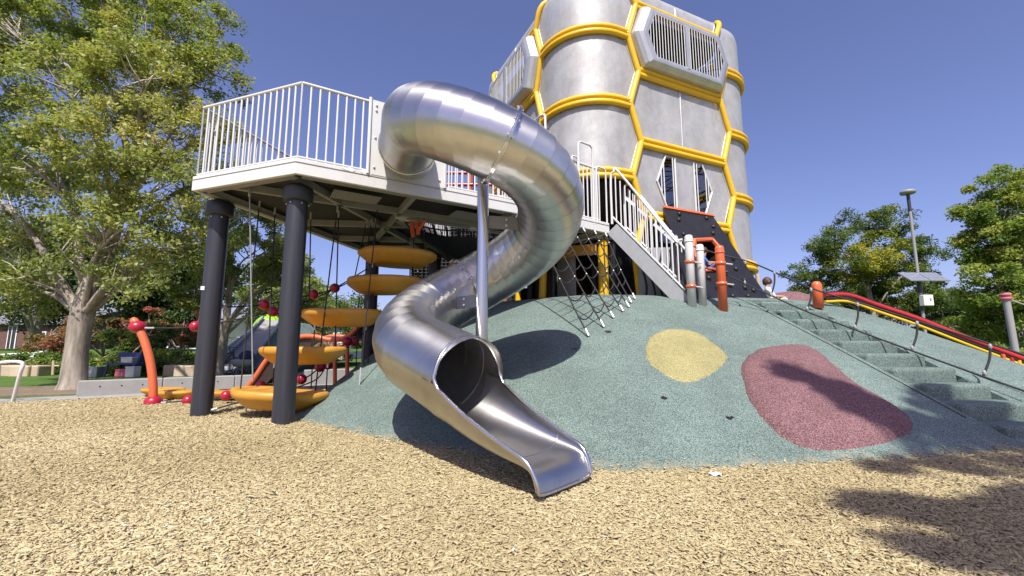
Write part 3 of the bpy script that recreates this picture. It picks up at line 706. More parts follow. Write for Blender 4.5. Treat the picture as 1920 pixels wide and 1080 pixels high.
for k in range(1, 7):
    f = k/7.1+.03
    row = [sag(a, b, .06, 20)[int(f*20)] for a, b in zip(tops, bots)]
    for i in range(NV-1):
        if (k == 6 and i > 3): continue
        MB().tube(sag(row[i], row[i+1], .085, 6), .0105, 6).build('cross_rope', M_ROPE, net)
    for q in row: ball('knot', M_FIT if (k % 3 == 1) else M_ROPE, net, q, .016)

# ================================================================ HANGING STEPPING DISCS
OUT = [(-1,.05), (-.86,.42), (-.45,.62), (.15,.66), (.68,.5), (1,.08), (.9,-.34), (.5,-.6), (-.1,-.66), (-.66,-.5)]
def disc_mesh(name):
    o = smooth_path([(x*.70, y*.70*1.05, 0) for x, y in OUT] + [(OUT[0][0]*.70, OUT[0][1]*.735, 0)], 5)[:-1]; k = len(o)
    prof = [(0,-.19), (.50,-.19), (.62,-.18), (.72,-.15), (.95,-.035), (.985,-.012), (1,.02), (.995,.05), (.965,.075), (.90,.085), (.82,.075), (0,.065)]
    mm = MB(); vs = [(p.x*f, p.y*f, z) for f, z in prof for p in o]
    mm.add(vs, [(i*k+j, i*k+(j+1) % k, (i+1)*k+(j+1) % k, (i+1)*k+j) for i in range(len(prof)-1) for j in range(k)], 0, True)
    return mm.mesh(name, M_YELDISC)
DISC = disc_mesh('amber_disc')
dlist = [(523,741,6.62, 8, 'lowest hanging amber disc, behind the right charcoal column near the chips', .06),
         (566,660,7.0, -4, 'second lowest hanging amber disc, crossed by the charcoal column', .0),
         (641,591,7.35, 5, 'third hanging amber disc from the bottom, level with the red beads', .0),
         (719,531,7.65, -6, 'fourth hanging amber disc from the bottom, left of the tube slide', .0),
         (745,480,7.75, 10, 'highest hanging amber disc, tucked under the deck', .04)]
for px, py, Y_, rz, lb, tilt in dlist:
    c = at(px, py, Y_); o = thing('stepping_disc', c, lb, 'stepping disc', 'hanging amber stepping discs')
    Mx = Matrix.Translation(c) @ Matrix.Rotation(R(rz), 4, 'Z') @ Matrix.Rotation(tilt, 4, 'Y')
    d = inst('disc', DISC, o, Mx)
    for lx, ly in ((-.52,-.05), (.46,.16)):
        q = Mx @ V((lx, ly, .07)); tp = V((q.x+random.uniform(-.10,.16), q.y+random.uniform(-.05,.2), ZD0+.02))
        rod('hanger_rope', M_ROPE, o, q, tp, .0105); rod('rope_ferrule', M_FIT, o, tp - V((0,0,.12)), tp, .016)
        qb = Mx @ V((lx*.8, ly*.8, -.15)); gz = max(0, mz(qb.x, qb.y))
        rod('rope_ferrule', M_FIT, o, qb - V((0,0,.10)), qb, .014)
        if qb.z - gz > .25: rod('anchor_rope', M_ROPE, o, (qb.x, qb.y, gz), qb - V((0,0,.09)), .010)
# free rope beside the mound edge
o = thing('anchor_cable', on_mound(674,722), 'single steel anchored cable rising from the shaded edge of the mound', 'cable')
g = on_mound(674,722); tpp = V((g.x+.06, g.y+.3, ZD0))
rod('rope', M_ROPE, o, g + V((.0,.02,.16)), tpp, .009); rod('turnbuckle', M_FIT, o, g + V((0,.015,.05)), g + V((.0,.03,.26)), .017); rod('eye_bolt', M_FIT, o, g, g + V((0,.01,.07)), .008)
# steel rope by the left column
o = thing('hanging_cable', (-4.0, 6.55, .35), 'thin steel cable hanging straight down from the deck edge between the columns', 'cable')
rod('rope', M_GALV, o, at(474, 715, 6.35), at(468, 356, 6.22), .010); rod('ferrule', M_FIT, o, at(468, 368, 6.22), at(468, 352, 6.22), .02)
# ---- low stepping pads on the ground
for px, py, Y_, sc_, lb in ((304,741,9.2,.62,'low amber stepping pad on the chips, farther one behind the orange post'), (328,747,8.7,.55,'low amber stepping pad on the chips, nearer one beside the orange post'), (440,736,8.6,.75,'low amber stepping pad behind the left charcoal column')):
    c = at(px, py, Y_); c.z = max(.12, c.z); o = thing('stepping_pad', (c.x, c.y, 0), lb, 'stepping pad', 'low amber stepping pads')
    inst('pad', DISC, o, Matrix.Translation(c) @ Matrix.Diagonal((sc_, sc_*.9, .55, 1))); rod('stem', M_BLACK, o, (c.x, c.y, -.05), (c.x, c.y, c.z-.05), .07, 12)

# ================================================================ ORANGE POST AND BEADED ROPES
pb = onz(287, 757, 0); o = thing('curved_post', pb, 'leaning orange curved post with crimson collar and foot on the chips', 'post')
path = smooth_path([pb, at(287,720,8.0), at(281,675,8.0), at(270,637,8.0), at(258,612,8.0), at(249,597,8.0)], 5)
MB().tube(path, [.066]*(len(path)-2)+[.062,.04], 18).build('shaft', M_ORANGE, o)
cc = at(258, 613, 8.0); MB().sphere(cc, .135, 20, 12, s=(1,1,.85)).build('collar', M_CRIM, o)
MB().lathe(pb, [(.135,-.05), (.14,.03), (.13,.08), (.08,.13)], 20).build('foot', M_CRIM, o)
def bead_rope(label, pxs, Ys, beads):
    P = [at(x, y, Y_) for (x, y), Y_ in zip(pxs, Ys)]
    o = thing('bead_rope', P[0], label, 'bead rope', 'beaded hand ropes by the stepping discs'); pth = smooth_path(P, 5)
    MB().tube(pth, .012, 6).build('rope', M_ROPE, o); rod('ferrule', M_FIT, o, pth[0], pth[1], .018)
    for i in beads: ball('bead', M_CRIM, o, P[i], .095)
bead_rope('upper beaded rope starting at the left charcoal column', [(404,577), (495,571), (588,552), (628,540), (690,503)], [6.6, 7.6, 8.3, 8.6, 9.2], (1, 2, 3))
bead_rope('beaded rope tied to the crimson collar of the orange post', [(272,615), (366,612), (512,584), (588,560), (690,512)], [8.0, 7.9, 7.8, 8.4, 9.3], (1, 2,))
bead_rope('low beaded rope starting at the crimson foot of the orange post', [(303,755), (353,751), (424,742), (489,723), (565,711), (600,688), (651,640)], [8.0, 8.0, 8.0, 7.9, 8.0, 8.2, 8.6], (1, 2, 3, 4, 5, 6))
bead_rope('beaded rope low under the third amber disc', [(392,770), (470,748), (585,716), (615,684), (664,640), (700,610)], [6.62, 7.0, 8.2, 8.5, 8.7, 9.2], (3, 4))

# ---- wavy orange-edged climber behind the discs
o = thing('wavy_climber', (-5.2, 10.2, 0), 'wavy dark climbing panel with orange tube edges behind the stepping discs', 'climber')
wp = [(464,726), (482,702), (501,674), (530,646), (562,632), (590,631), (620,637), (648,633), (672,612), (690,585)]
e1 = smooth_path([at(x, y, 10.0) for x, y in wp], 4); e2 = [p + V((.25, .95, .02)) for p in e1]
MB().tube(e1, .055, 10).build('edge_tube', M_ORANGE, o); MB().tube(e2, .055, 10).build('edge_tube', M_ORANGE, o)
mm = MB(); k = len(e1); mm.add([p + V((0,0,.0)) for p in e1] + e2 + [p + V((0,0,-.05)) for p in e1] + [p + V((0,0,-.05)) for p in e2],
    [(i, i+1, k+i+1, k+i) for i in range(k-1)] + [(2*k+i, 3*k+i, 3*k+i+1, 2*k+i+1) for i in range(k-1)], 0, True); mm.build('panel', M_BROWN, o)
mm = MB(); lowc = [V((p.x, p.y+.03, p.z-min(.55, p.z))) for p in e1[:k//2+2]]; kk = len(lowc)
mm.add([p + V((0,.03,0)) for p in e1[:kk]] + lowc, [(i, i+1, kk+i+1, kk+i) for i in range(kk-1)]); mm.build('side_panel', M_BROWN, o)
for x, y0, y1 in ((628,638,690), (651,634,668)):
    rod('post', M_ORANGE, o, at(x, y0, 10.0), at(x, y1+60, 10.0), .045, 10)

# ================================================================ THE HONEYCOMB TOWER
TA = R(25); E1 = V((math.cos(TA), math.sin(TA), 0)); E2 = V((-math.sin(TA), math.cos(TA), 0))
LF, RC = 3.62, 1.15; LA = RC*math.pi/2; A0, B0 = 5.98, 8.32            # flat length, corner radius, front corner centre in (E1, E2)
CELL = LF+LA
def per(s, off=0.0):
    """point on the tower outline at arc length s from the middle of the right-hand face, off outwards"""
    k = math.floor((s + LF/2)/CELL); t = s + LF/2 - k*CELL; k %= 4
    cx_, cy_ = [(A0+LF, B0), (A0+LF, B0+LF), (A0, B0+LF), (A0, B0)][k]           # corner that follows face k
    fd = [(1,0), (0,1), (-1,0), (0,-1)][k]; fn = [(0,-1), (1,0), (0,1), (-1,0)][k]
    if t <= LF:
        a = cx_ - fd[0]*(LF-t) + fn[0]*(RC+off); b = cy_ - fd[1]*(LF-t) + fn[1]*(RC+off); nrm = fn
    else:
        w = (t-LF)/RC; nrm = (fn[0]*math.cos(w)+fd[0]*math.sin(w), fn[1]*math.cos(w)+fd[1]*math.sin(w))
        a = cx_ + nrm[0]*(RC+off); b = cy_ + nrm[1]*(RC+off)
    return E1*a + E2*b, E1*nrm[0] + E2*nrm[1]
ZROOF, RROOF = 9.55, .34
def tp(s, z, off=0.0):
    o = off
    if z > ZROOF-RROOF:
        w = min(1, (z-(ZROOF-RROOF))/RROOF); o = off - RROOF*(1-math.sqrt(max(0, 1-w*w)))*.9
    p, _ = per(s, o); return V((p.x, p.y, z))
tower = thing('play_tower', (E1*(A0+LF/2) + E2*(B0+LF/2)).to_tuple()[:2] + (1.95,), 'tall silver honeycomb play tower with yellow tube ribs on the mound', 'tower')
WB, WM, HZ = 1.30, 1.58, 1.68
ZC = [3.0, 4.68, 6.36, 8.04]; ZF = [3.84, 5.52, 7.20, 8.88]
ZTOP = 9.53
def hexcol(s0, corner, zlo, zhi):
    """hexagon outline: half width at height z"""
    if corner: wb, wm = CELL/2-WM, CELL/2-WB
    else: wb, wm = WB, WM
    zm = zlo+HZ/2
    return lambda z: wb + (wm-wb)*(1-min(1, abs(z-zm)/(HZ/2)))
GAP = .07
def panel(s0, corner, zlo, zhi, material=M_PANEL, name='wall_panel', seam=False):
    w = hexcol(s0, corner, zlo, zhi); za, zb = zlo+GAP+.02, zhi-(GAP+.02 if zhi < ZTOP else 0)
    zs = sorted([za] + [float(z_) for z_ in np.linspace(za, zb, 9)[1:-1] if abs(z_-zlo-HZ/2) > .06] + ([zlo+HZ/2] if zlo+HZ/2 < zb-.05 else []) + [zb]); nu_ = 18; vs = []
    for z in zs:
        h = w(z)-GAP
        vs += [tp(s0 - h + 2*h*i/nu_, z, .0) for i in range(nu_+1)]
    k = nu_+1; mm = MB(); mm.add(vs, [(r*k+i, r*k+i+1, (r+1)*k+i+1, (r+1)*k+i) for r in range(len(zs)-1) for i in range(nu_)], 0, True)
    pn_ = mm.build(name, material, tower)
    rim = [tp(s0-(w(z)-GAP), z, .006) for z in zs] + [tp(s0-(w(zb)-GAP)+2*(w(zb)-GAP)*i/12, zb, .006) for i in range(1, 12)] + \
          [tp(s0+(w(z)-GAP), z, .006) for z in reversed(zs)] + [tp(s0+(w(za)-GAP)-2*(w(za)-GAP)*i/12, za, .006) for i in range(1, 12)]
    MB().tube(rim, .013, 5, closed=True, smooth=True).build('panel_rim', M_PANELT, pn_)
    if seam:
        mm = MB(); mm.tube([tp(s0, za, .0), tp(s0, (za+zb)/2, .0), tp(s0, zb, .0)], .026, 6); mm.build('panel_seam', M_PANELT, pn_)
    return pn_
def rib(path, r, name='yellow_rib'): return MB().tube(path, r, 10).build(name, M_YEL, tower)
for k in range(4):
    sf = k*CELL; sc_ = sf + CELL/2
    front = (k == 3)                        # the corner that faces the camera
    for j, z in enumerate(ZC):              # horizontal double ribs on the corners
        if k == 3 and j == 0: continue
        h = CELL/2-WM
        for dz in (-.062, .062): rib([tp(sc_-h+2*h*i/14, z+dz, .05) for i in range(15)], .064)
    for j, z in enumerate(ZF):
        if k in (0,) and j == 0: pass
        for dz in (-.062, .062): rib([tp(sf-WB, z+dz, .05), tp(sf, z+dz, .05), tp(sf+WB, z+dz, .05)], .064)
    for sgn in (-1, 1):                     # slanting ribs between face and corner cells
        zz = sorted(ZC+ZF); 
        for a, b in zip(zz[:-1], zz[1:]):
            wa = WB if a in ZF else WM; wb = WB if b in ZF else WM
            rib([tp(sf+sgn*wa, a, .05), tp(sf+sgn*(wa+wb)/2, (a+b)/2, .05), tp(sf+sgn*wb, b, .05)], .07)
        rib([tp(sf+sgn*(WB+(WM-WB)*f), 8.88+(ZTOP-.02-8.88)*f, .05) for f in np.linspace(0, 1, 9)], .07)
        # legs down to the ground
        p0 = tp(sf+sgn*WM, 3.0, .05); p1 = tp(sf+sgn*(WM-.12), 1.6, .05); rib([p0, (p0+p1)/2, p1], .085, 'yellow_leg')
    for zlo, zhi in zip(ZC, ZC[1:]+[ZTOP]):
        if k == 3 and zlo < 4.5: continue
        panel(sc_, True, zlo, zhi)
    for zlo, zhi in zip(ZF, ZF[1:]+[ZTOP]):
        if k in (0, 3) and zlo == 7.20: continue       # bubble windows here
        if k == 0 and zlo == 3.84: continue            # panel with openings
        panel(sf, False, zlo, zhi, seam=True)
# bubble windows with bars
def bubble(sf):
    zlo, zhi = 7.20, 8.88; zm = (zlo+zhi)/2; D = .46
    P0, nrm = per(sf); ex = (per(sf+.1)[0]-per(sf-.1)[0]).normalized()
    def pt(x, z, o): return V((P0.x, P0.y, 0)) + ex*x + nrm*o + V((0,0,z))
    def hexp(f, o):
        wb, wm, hh = (WB-.10)*f[0], (WM-.10)*f[0], (HZ/2-.11)*f[1]
        return [pt(-wb, zm-hh, o), pt(wb, zm-hh, o), pt(wm, zm, o), pt(wb, zm+hh, o), pt(-wb, zm+hh, o), pt(-wm, zm, o)]
    bub = MB(); prof = [((1.03,1.03), .02), ((1.03,1.02), .10), ((1.01,1.0), .20), ((.97,.95), .27), ((.91,.87), .31), ((.86,.80), .32), ((.81,.72), .315)]
    rings = [hexp(f, o) for f, o in prof]; vs = [q for r_ in rings for q in r_]
    bub.add(vs, [(i*6+j, i*6+(j+1) % 6, (i+1)*6+(j+1) % 6, (i+1)*6+j) for i in range(len(prof)-1) for j in range(6)], 0, False)
    bo = bub.build('bubble_window', M_STEELB, tower)
    bv = bo.modifiers.new('b', 'BEVEL'); bv.width = .035; bv.segments = 3; bv.limit_method = 'ANGLE'; bv.angle_limit = R(40)
    wb, wm, hh = (WB-.10)*.82, (WM-.10)*.82, (HZ/2-.11)*.73
    n = 28
    for i in range(n+1):
        x = -wm + 2*wm*i/n; h = hh*min(1, (wm-abs(x))/(wm-wb)) if abs(x) > wb else hh
        if h < .03 or abs(x) < .07: continue
        rod('window_bar', M_WHITE2, bo, pt(x, zm-h, .31), pt(x, zm+h, .31), .0095, 6)
    mm = MB(); c = pt(0, zm, .313); mm.box(c, (.11, .03, 2*hh+.06), mat=Matrix((ex, nrm, V((0,0,1)))).transposed()); mm.build('mullion', M_PANELT, bo)
bubble(0); bubble(3*CELL)
# face panel with two openings above the climbing wall
def opening_panel(sf):
    zlo, zhi = ZF[0], ZF[1]; zm = (zlo+zhi)/2; P0, nrm = per(sf); ex = (per(sf+.1)[0]-per(sf-.1)[0]).normalized()
    def pt(q, o=0): return V((P0.x, P0.y, 0)) + ex*q[0] + nrm*o + V((0,0,q[1]))
    h = HZ/2-GAP-.02; outer = [(-WB+GAP, zm-h), (WB-GAP, zm-h), (WM-GAP, zm), (WB-GAP, zm+h), (-WB+GAP, zm+h), (-WM+GAP, zm)]
    hl = [(-.30, zm-.62), (-.30, zm+.66), (-.58, zm+.66), (-.86, zm+.02), (-.58, zm-.62)]
    hr = [(-x, z) for x, z in reversed(hl)]
    tri = tessellate_polygon([[V((*q,0)) for q in outer], [V((*q,0)) for q in hl], [V((*q,0)) for q in hr]])
    mm = MB(); al = outer+hl+hr; mm.add([pt(q) for q in al], [tuple(t) for t in tri]); pn_ = mm.build('window_panel', M_PANEL, tower)
    MB().tube([pt(q, .006) for q in outer], .02, 5, closed=True).build('panel_rim', M_PANELT, pn_)
    for hp in (hl, hr):
        fr_ = MB().tube([pt(q, .02) for q in hp], .026, 6, closed=True, smooth=False).build('opening_frame', M_WHITE2, pn_)
        sg = -1 if hp is hl else 1
        for x in (.38, .66, .74):
            f = 1 if x < .58 else (.86-x)/.28
            rod('opening_bar', M_WHITE2, pn_, pt((sg*x, zm-.62*f), .03), pt((sg*x, zm+.66*f), .03), .014, 6)
opening_panel(0)
# inside: floors, mast, ropes
CT = E1*(A0+LF/2) + E2*(B0+LF/2)
def plan(off): return [tuple(per(s, off)[0].to_2d()) for s in np.linspace(-LF/2, 4*CELL-LF/2, 44, endpoint=False)]
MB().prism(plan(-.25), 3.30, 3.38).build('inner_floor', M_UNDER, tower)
MB().prism(plan(-.55), 9.30, 9.36).build('added_dark_roof', M_UNDER, tower)  # added lid over the tower, keeps daylight out of the interior
mm = MB(); mm.lathe((CT.x, CT.y, 0), [(1.45,3.4), (1.45,9.28)], 24); mm.build('added_dark_core', M_BROWN, tower)  # added dark core, stands in for the shade behind the window bars
rod('mast', M_ORANGE, tower, (CT.x, CT.y, 1.6), (CT.x, CT.y, 9.0), .14, 16)
for z in (5.4, 7.15):
    mm = MB(); mm.lathe((CT.x, CT.y, z), [(.15,-.05), (1.5,-.05), (1.55,0), (1.5,.05), (.15,.05)], 24); mm.build('inner_platform', M_BROWN, tower)
mm = MB(); RNG2 = random.Random(4)
for i in range(150):
    s = RNG2.uniform(0, 4*CELL); z = RNG2.uniform(4.0, 9.0); p, _ = per(s, -.12); q = V((CT.x, CT.y, 0)) + (p-V((CT.x, CT.y, 0)))*RNG2.uniform(.05,.5)
    mm.tube([(p.x, p.y, z), (q.x, q.y, z+RNG2.uniform(-1.1,1.1))], .014, 4, caps=False)
for i in range(120):
    s = RNG2.uniform(0, 4*CELL); z = RNG2.uniform(4.0, 8.9); p, _ = per(s, -RNG2.uniform(.3,1.3)); q, _ = per(s+RNG2.uniform(.5,1.6), -RNG2.uniform(.3,1.3))
    mm.tube([(p.x, p.y, z), (q.x, q.y, z+RNG2.uniform(-.9,.9))], .014, 4, caps=False)
tag(mm.build('rope_web', M_ROPE, tower), kind='stuff')
for i in range(9):
    s = -2.9+RNG2.uniform(-4.5,4.5); p, _ = per(s, -.6); q, _ = per(s+RNG2.uniform(-.8,.8), -1.5); z = RNG2.uniform(7.0, 8.9)
    rod('inner_strut', M_ORANGE, tower, (p.x, p.y, z), (q.x, q.y, z+RNG2.uniform(-.6,.6)), .05)
# base enclosure under the tower
for s0_, s1_ in ((-7.6,-6.3), (-5.2,-4.3), (-4.1,-3.2), (-1.75,-1.0)):
    mm = MB(); ss = np.linspace(s0_, s1_, 8); vs = [tp(s, z, -.45) for z in (1.7, 3.28) for s in ss]; k = len(ss)
    mm.add(vs, [(i, i+1, k+i+1, k+i) for i in range(k-1)], 0, True); mm.build('base_panel', M_BLACK if s0_ != -4.1 else M_GREYP, tower)
for s0_ in (-6.1, -5.35, -4.2, -2.2, -1.85):
    p, _ = per(s0_, -.40); rod('base_post', M_YEL if s0_ in (-6.1,-2.2) else M_BLACK, tower, (p.x, p.y, 1.6), (p.x, p.y, 3.3), .085 if s0_ != -2.2 else .11, 12)
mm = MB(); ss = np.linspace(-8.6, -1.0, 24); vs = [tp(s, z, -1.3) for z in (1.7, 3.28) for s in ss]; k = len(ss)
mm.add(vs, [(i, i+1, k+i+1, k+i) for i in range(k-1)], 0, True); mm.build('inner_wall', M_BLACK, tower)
mm = MB(); ss = np.linspace(-5.6, -2.4, 12); vs = [tp(s, z, -.34) for z in (2.98, 3.22) for s in ss]; k = len(ss)
mm.add(vs, [(i, i+1, k+i+1, k+i) for i in range(k-1)], 0, True); mm.build('base_band', M_YELDISC, tower)
# grey panel with wavy black stripes beside the stair
wp0 = V((2.62, 8.95, 0)); wd = V((.86, -.10, 0)).normalized()
swo = thing('wave_panel', (2.9, 8.95, 1.95), 'grey panel with wavy black stripes under the metal stair', 'panel')
mm = MB(); mm.bar(wp0 + V((0,0,2.45)), wp0 + wd*1.15 + V((0,0,2.45)), .03, 1.2); mm.build('board', M_GREYP, swo)
for i in range(5):
    st_ = [wp0 + wd*(.10+.17*i+.05*math.sin(f*5.5+i)) + V((-.0,-.022,1.9+1.1*f)) for f in np.linspace(0, 1, 14)]
    MB().tube(st_, .020, 5).build('wave_stripe', M_BLACK, swo)

# ================================================================ BLACK CLIMBING WALL
def fab(a, b, z): q = E1*a + E2*b; return V((q.x, q.y, z))
W0, W1, W2, W3 = fab(6.98,7.04,4.06), fab(8.50,7.04,4.06), fab(8.62,5.80,1.80), fab(6.35,5.80,1.80)
wn_ = (W1-W0).cross(W3-W0).normalized()
if wn_.y > 0: wn_ = -wn_
cw = thing('climbing_wall', (W2+W3)/2, 'leaning black climbing wall with round holds and an orange hexagon porthole', 'climbing wall')
ux = (W1-W0).normalized(); uy = wn_.cross(ux).normalized()
if uy.z < 0: uy = -uy
def wuv(p): d = p-W0; return (d.dot(ux), d.dot(uy))
def wpt(q, o=0): return W0 + ux*q[0] + uy*q[1] + wn_*o
hol = [wuv(on_plane(px, py, W0, wn_)) for px, py in ((1300,452), (1333,450), (1349,468), (1352,505), (1322,508), (1303,482))]
out = [wuv(q) for q in (W0, W1, W2, W3)]
tri = tessellate_polygon([[V((*q,0)) for q in out], [V((*q,0)) for q in hol]]); al = out+hol
mm = MB(); mm.add([wpt(q) for q in al], [tuple(t) for t in tri]); mm.add([wpt(q,-.05) for q in al], [tuple(t) for t in tri])
mm.add([wpt(q, o) for o in (0,-.05) for q in out], [(i, (i+1) % 4, 4+(i+1) % 4, 4+i) for i in range(4)]); mm.build('wall_sheet', M_BLACK, cw)
mm = MB(); mm.bar(wpt((-.02,.0), .012), wpt((out[1][0]+.02,.0), .012), .06, .035, up=wn_); mm.build('top_trim', M_ORANGE, cw)
MB().tube([wpt(q, .02) for q in hol], .052, 6, closed=True, smooth=False).build('porthole_frame', M_ORANGE, cw)
mm = MB(); hc = [sum(q[i] for q in hol)/6 for i in (0,1)]
mm.add([wpt(q, -.01) for q in hol] + [wpt((hc[0]+(q[0]-hc[0])*1.15, hc[1]+(q[1]-hc[1])*1.15), -.8) for q in hol], [(i, (i+1) % 6, 6+(i+1) % 6, 6+i) for i in range(6)] + [(6,7,8,9,10,11)]); mm.build('porthole_tunnel', M_BROWN, cw)
for px, py in ((1273,402), (1272,413), (1324,410), (1337,426), (1336,438), (1374,486), (1379,505), (1395,526), (1368,535), (1345,540), (1373,556), (1396,540), (1328,522), (1347,518), (1402,556), (1281,440), (1412,545)):
    p = on_plane(px, py, W0, wn_) ; q = wuv(p)
    Mq = Matrix((ux, uy, wn_)).transposed(); c = wpt(q, .0)
    mm = MB(); mm.lathe(c, [(.052,-.01), (.05,.02), (.038,.045), (.015,.056)], 12, M=Mq); mm.build('climbing_hold', M_BLACK, cw)

# ================================================================ DARK NET BOWL UNDER THE BRIDGE
nb = thing('net_bowl', (-.6, 9.2, 2.4), 'sagging black rope net bowl slung under the bridge behind the slide', 'net')
c0, c1, c2, c3 = V((-1.95,7.72,3.26)), V((1.0,9.60,3.26)), V((.6,11.2,3.2)), V((-1.6,10.2,3.2)); mm = MB()
def nbp(u, v):
    q = c0.lerp(c1, u).lerp(c3.lerp(c2, u), v); return q - V((0,0,.62*16*u*(1-u)*v*(1-v)+.05*math.sin(9*u+7*v)))
for i in range(31): mm.tube([nbp(i/30, v) for v in np.linspace(0, 1, 12)], .016, 4, caps=False)
for i in range(17): mm.tube([nbp(u, i/16) for u in np.linspace(0, 1, 16)], .016, 4, caps=False)
tag(mm.build('net_mesh', M_ROPE, nb), kind='stuff')
for i in range(1, 13):
    a = c0.lerp(c1, i/13); rod('net_strap', M_ROPE, nb, a + V((0,0,.04)), nbp(i/13, .12), .022, 6)
mm = MB(); kk = 9
mm.add([nbp(i/(kk-1), j/(kk-1)) + V((0,.05,-.10)) for j in range(kk) for i in range(kk)], [(j*kk+i, j*kk+i+1, (j+1)*kk+i+1, (j+1)*kk+i) for j in range(kk-1) for i in range(kk-1) if not (3 <= i <= 3 and 2 <= j <= 6)], 0, True)
mm.build('net_liner', M_BLACK, nb)
bq = [V((-2.6,11.0,2.2)), V((1.2,12.6,2.2)), V((1.2,12.6,5.2)), V((-2.6,11.0,4.4))]
mm = MB()
for i in range(41): mm.tube([bq[0].lerp(bq[1], i/40), bq[3].lerp(bq[2], i/40)], .022, 4, caps=False)
for i in range(27): mm.tube([bq[0].lerp(bq[3], i/26), bq[1].lerp(bq[2], i/26)], .022, 4, caps=False)
tag(mm.build('back_net', M_ROPE, nb), kind='stuff')
mm = MB(); kx, ky = 12, 6
mm.add([bq[0].lerp(bq[1], i/kx).lerp(bq[3].lerp(bq[2], i/kx), j/ky) + V((0,.12,0)) for j in range(ky+1) for i in range(kx+1)], [(j*(kx+1)+i, j*(kx+1)+i+1, (j+1)*(kx+1)+i+1, (j+1)*(kx+1)+i) for j in range(ky) for i in range(kx) if (i, j) not in ((4,2), (4,3), (7,4), (9,1))])
mm.build('back_screen', M_BLACK, nb)
# dark backing of the structure beyond the deck
bk = thing('back_climber', (-.9, 12.2, 0), 'tall orange and dark climbing frame standing behind the deck', 'climbing frame')
for x in (-2.2, -1.2, -.2): rod('frame_post', M_ORANGE, bk, (x, 11.9, 0), (x, 11.9, 6.4), .07, 12)
for z in (3.0, 4.2, 5.2, 5.55, 5.9, 6.3): rod('frame_bar', M_RED, bk, (-2.3, 11.86, z), (-.1, 11.86, z), .05, 10)
mm = MB(); mm.box((-1.15, 12.0, 1.5), (2.3, .06, 3.0)); mm.build('dark_panel', M_BLACK, bk)
lad = thing('orange_ladder', (-1.85, 8.6, 2.8), 'short orange ladder frame hanging behind the highest amber disc', 'ladder')
for (a, b) in (((770,405), (775,445)), ((782,402), (784,440)), ((806,398), (784,432)), ((770,405), (806,398))):
    rod('ladder_tube', M_ORANGE, lad, at(*a, 7.75), at(*b, 7.75), .04, 8)

# ================================================================ RAINBOW BANISTER AND ITS POST
op = thing('banister_post', (5.6, 8.1, mz(5.6, 8.1)), 'short orange capped post at the top of the striped banister', 'post')
bp_ = at(1534, 568, 8.05); MB().lathe((bp_.x, bp_.y, bp_.z-.1), [(.085,0), (.085,.42), (.075,.465), (.05,.495), (.02,.505)], 18).build('shaft', M_ORANGE, op)
ban = thing('striped_banister', at(1545, 560, 8.2), 'long red, black and yellow striped pipe banister sloping down behind the mound', 'banister')
px1 = [(1546,553), (1590,553), (1640,570), (1720,597), (1810,632), (1925,675), (2040,716)]; Yb = [8.35, 8.5, 8.6, 8.5, 8.4, 8.3, 8.2]
for dz, r, mt, nm in ((0, .042, M_RED, 'top_pipe'), (-.075, .030, M_BLACK, 'middle_pipe'), (-.130, .026, M_YEL, 'lower_pipe'), (.05, .012, M_BLACK, 'cover_strip')):
    MB().tube(smooth_path([at(x, y, Y_) + V((0,0,dz)) for (x, y), Y_ in zip(px1, Yb)], 4), r, 10).build(nm, mt, ban)
for i, px in enumerate((1880, 1896, 1910, 1926)):
    y = 660+(px-1880)*.38; a = at(px, y+4, 8.3); rod('picket', [M_ORANGE, M_RED, M_YEL, M_ORANGE][i], ban, a, (a.x+.02, a.y, mz(a.x, a.y) if mz(a.x, a.y) > 0 else 0), .03, 8)
# far maroon dome beyond the crest
mm = MB(); mm.lathe((6.35, 10.0, 1.75), [(.62,0), (.58,.22), (.44,.40), (.24,.49), (.02,.52)], 28)
o = mm.build('maroon_dome', M_RUBR); tag(o, 'maroon rubber dome just behind the crest of the mound', 'dome')
q = at(1426, 570, 10.5); o = tag(MB().tube([(q.x, q.y, 1.9), (q.x-.02, q.y, 2.75)], .05, 10).build('wooden_pole', M_WOODP), 'pale wooden pole behind the crest beside the sitting girl', 'pole')

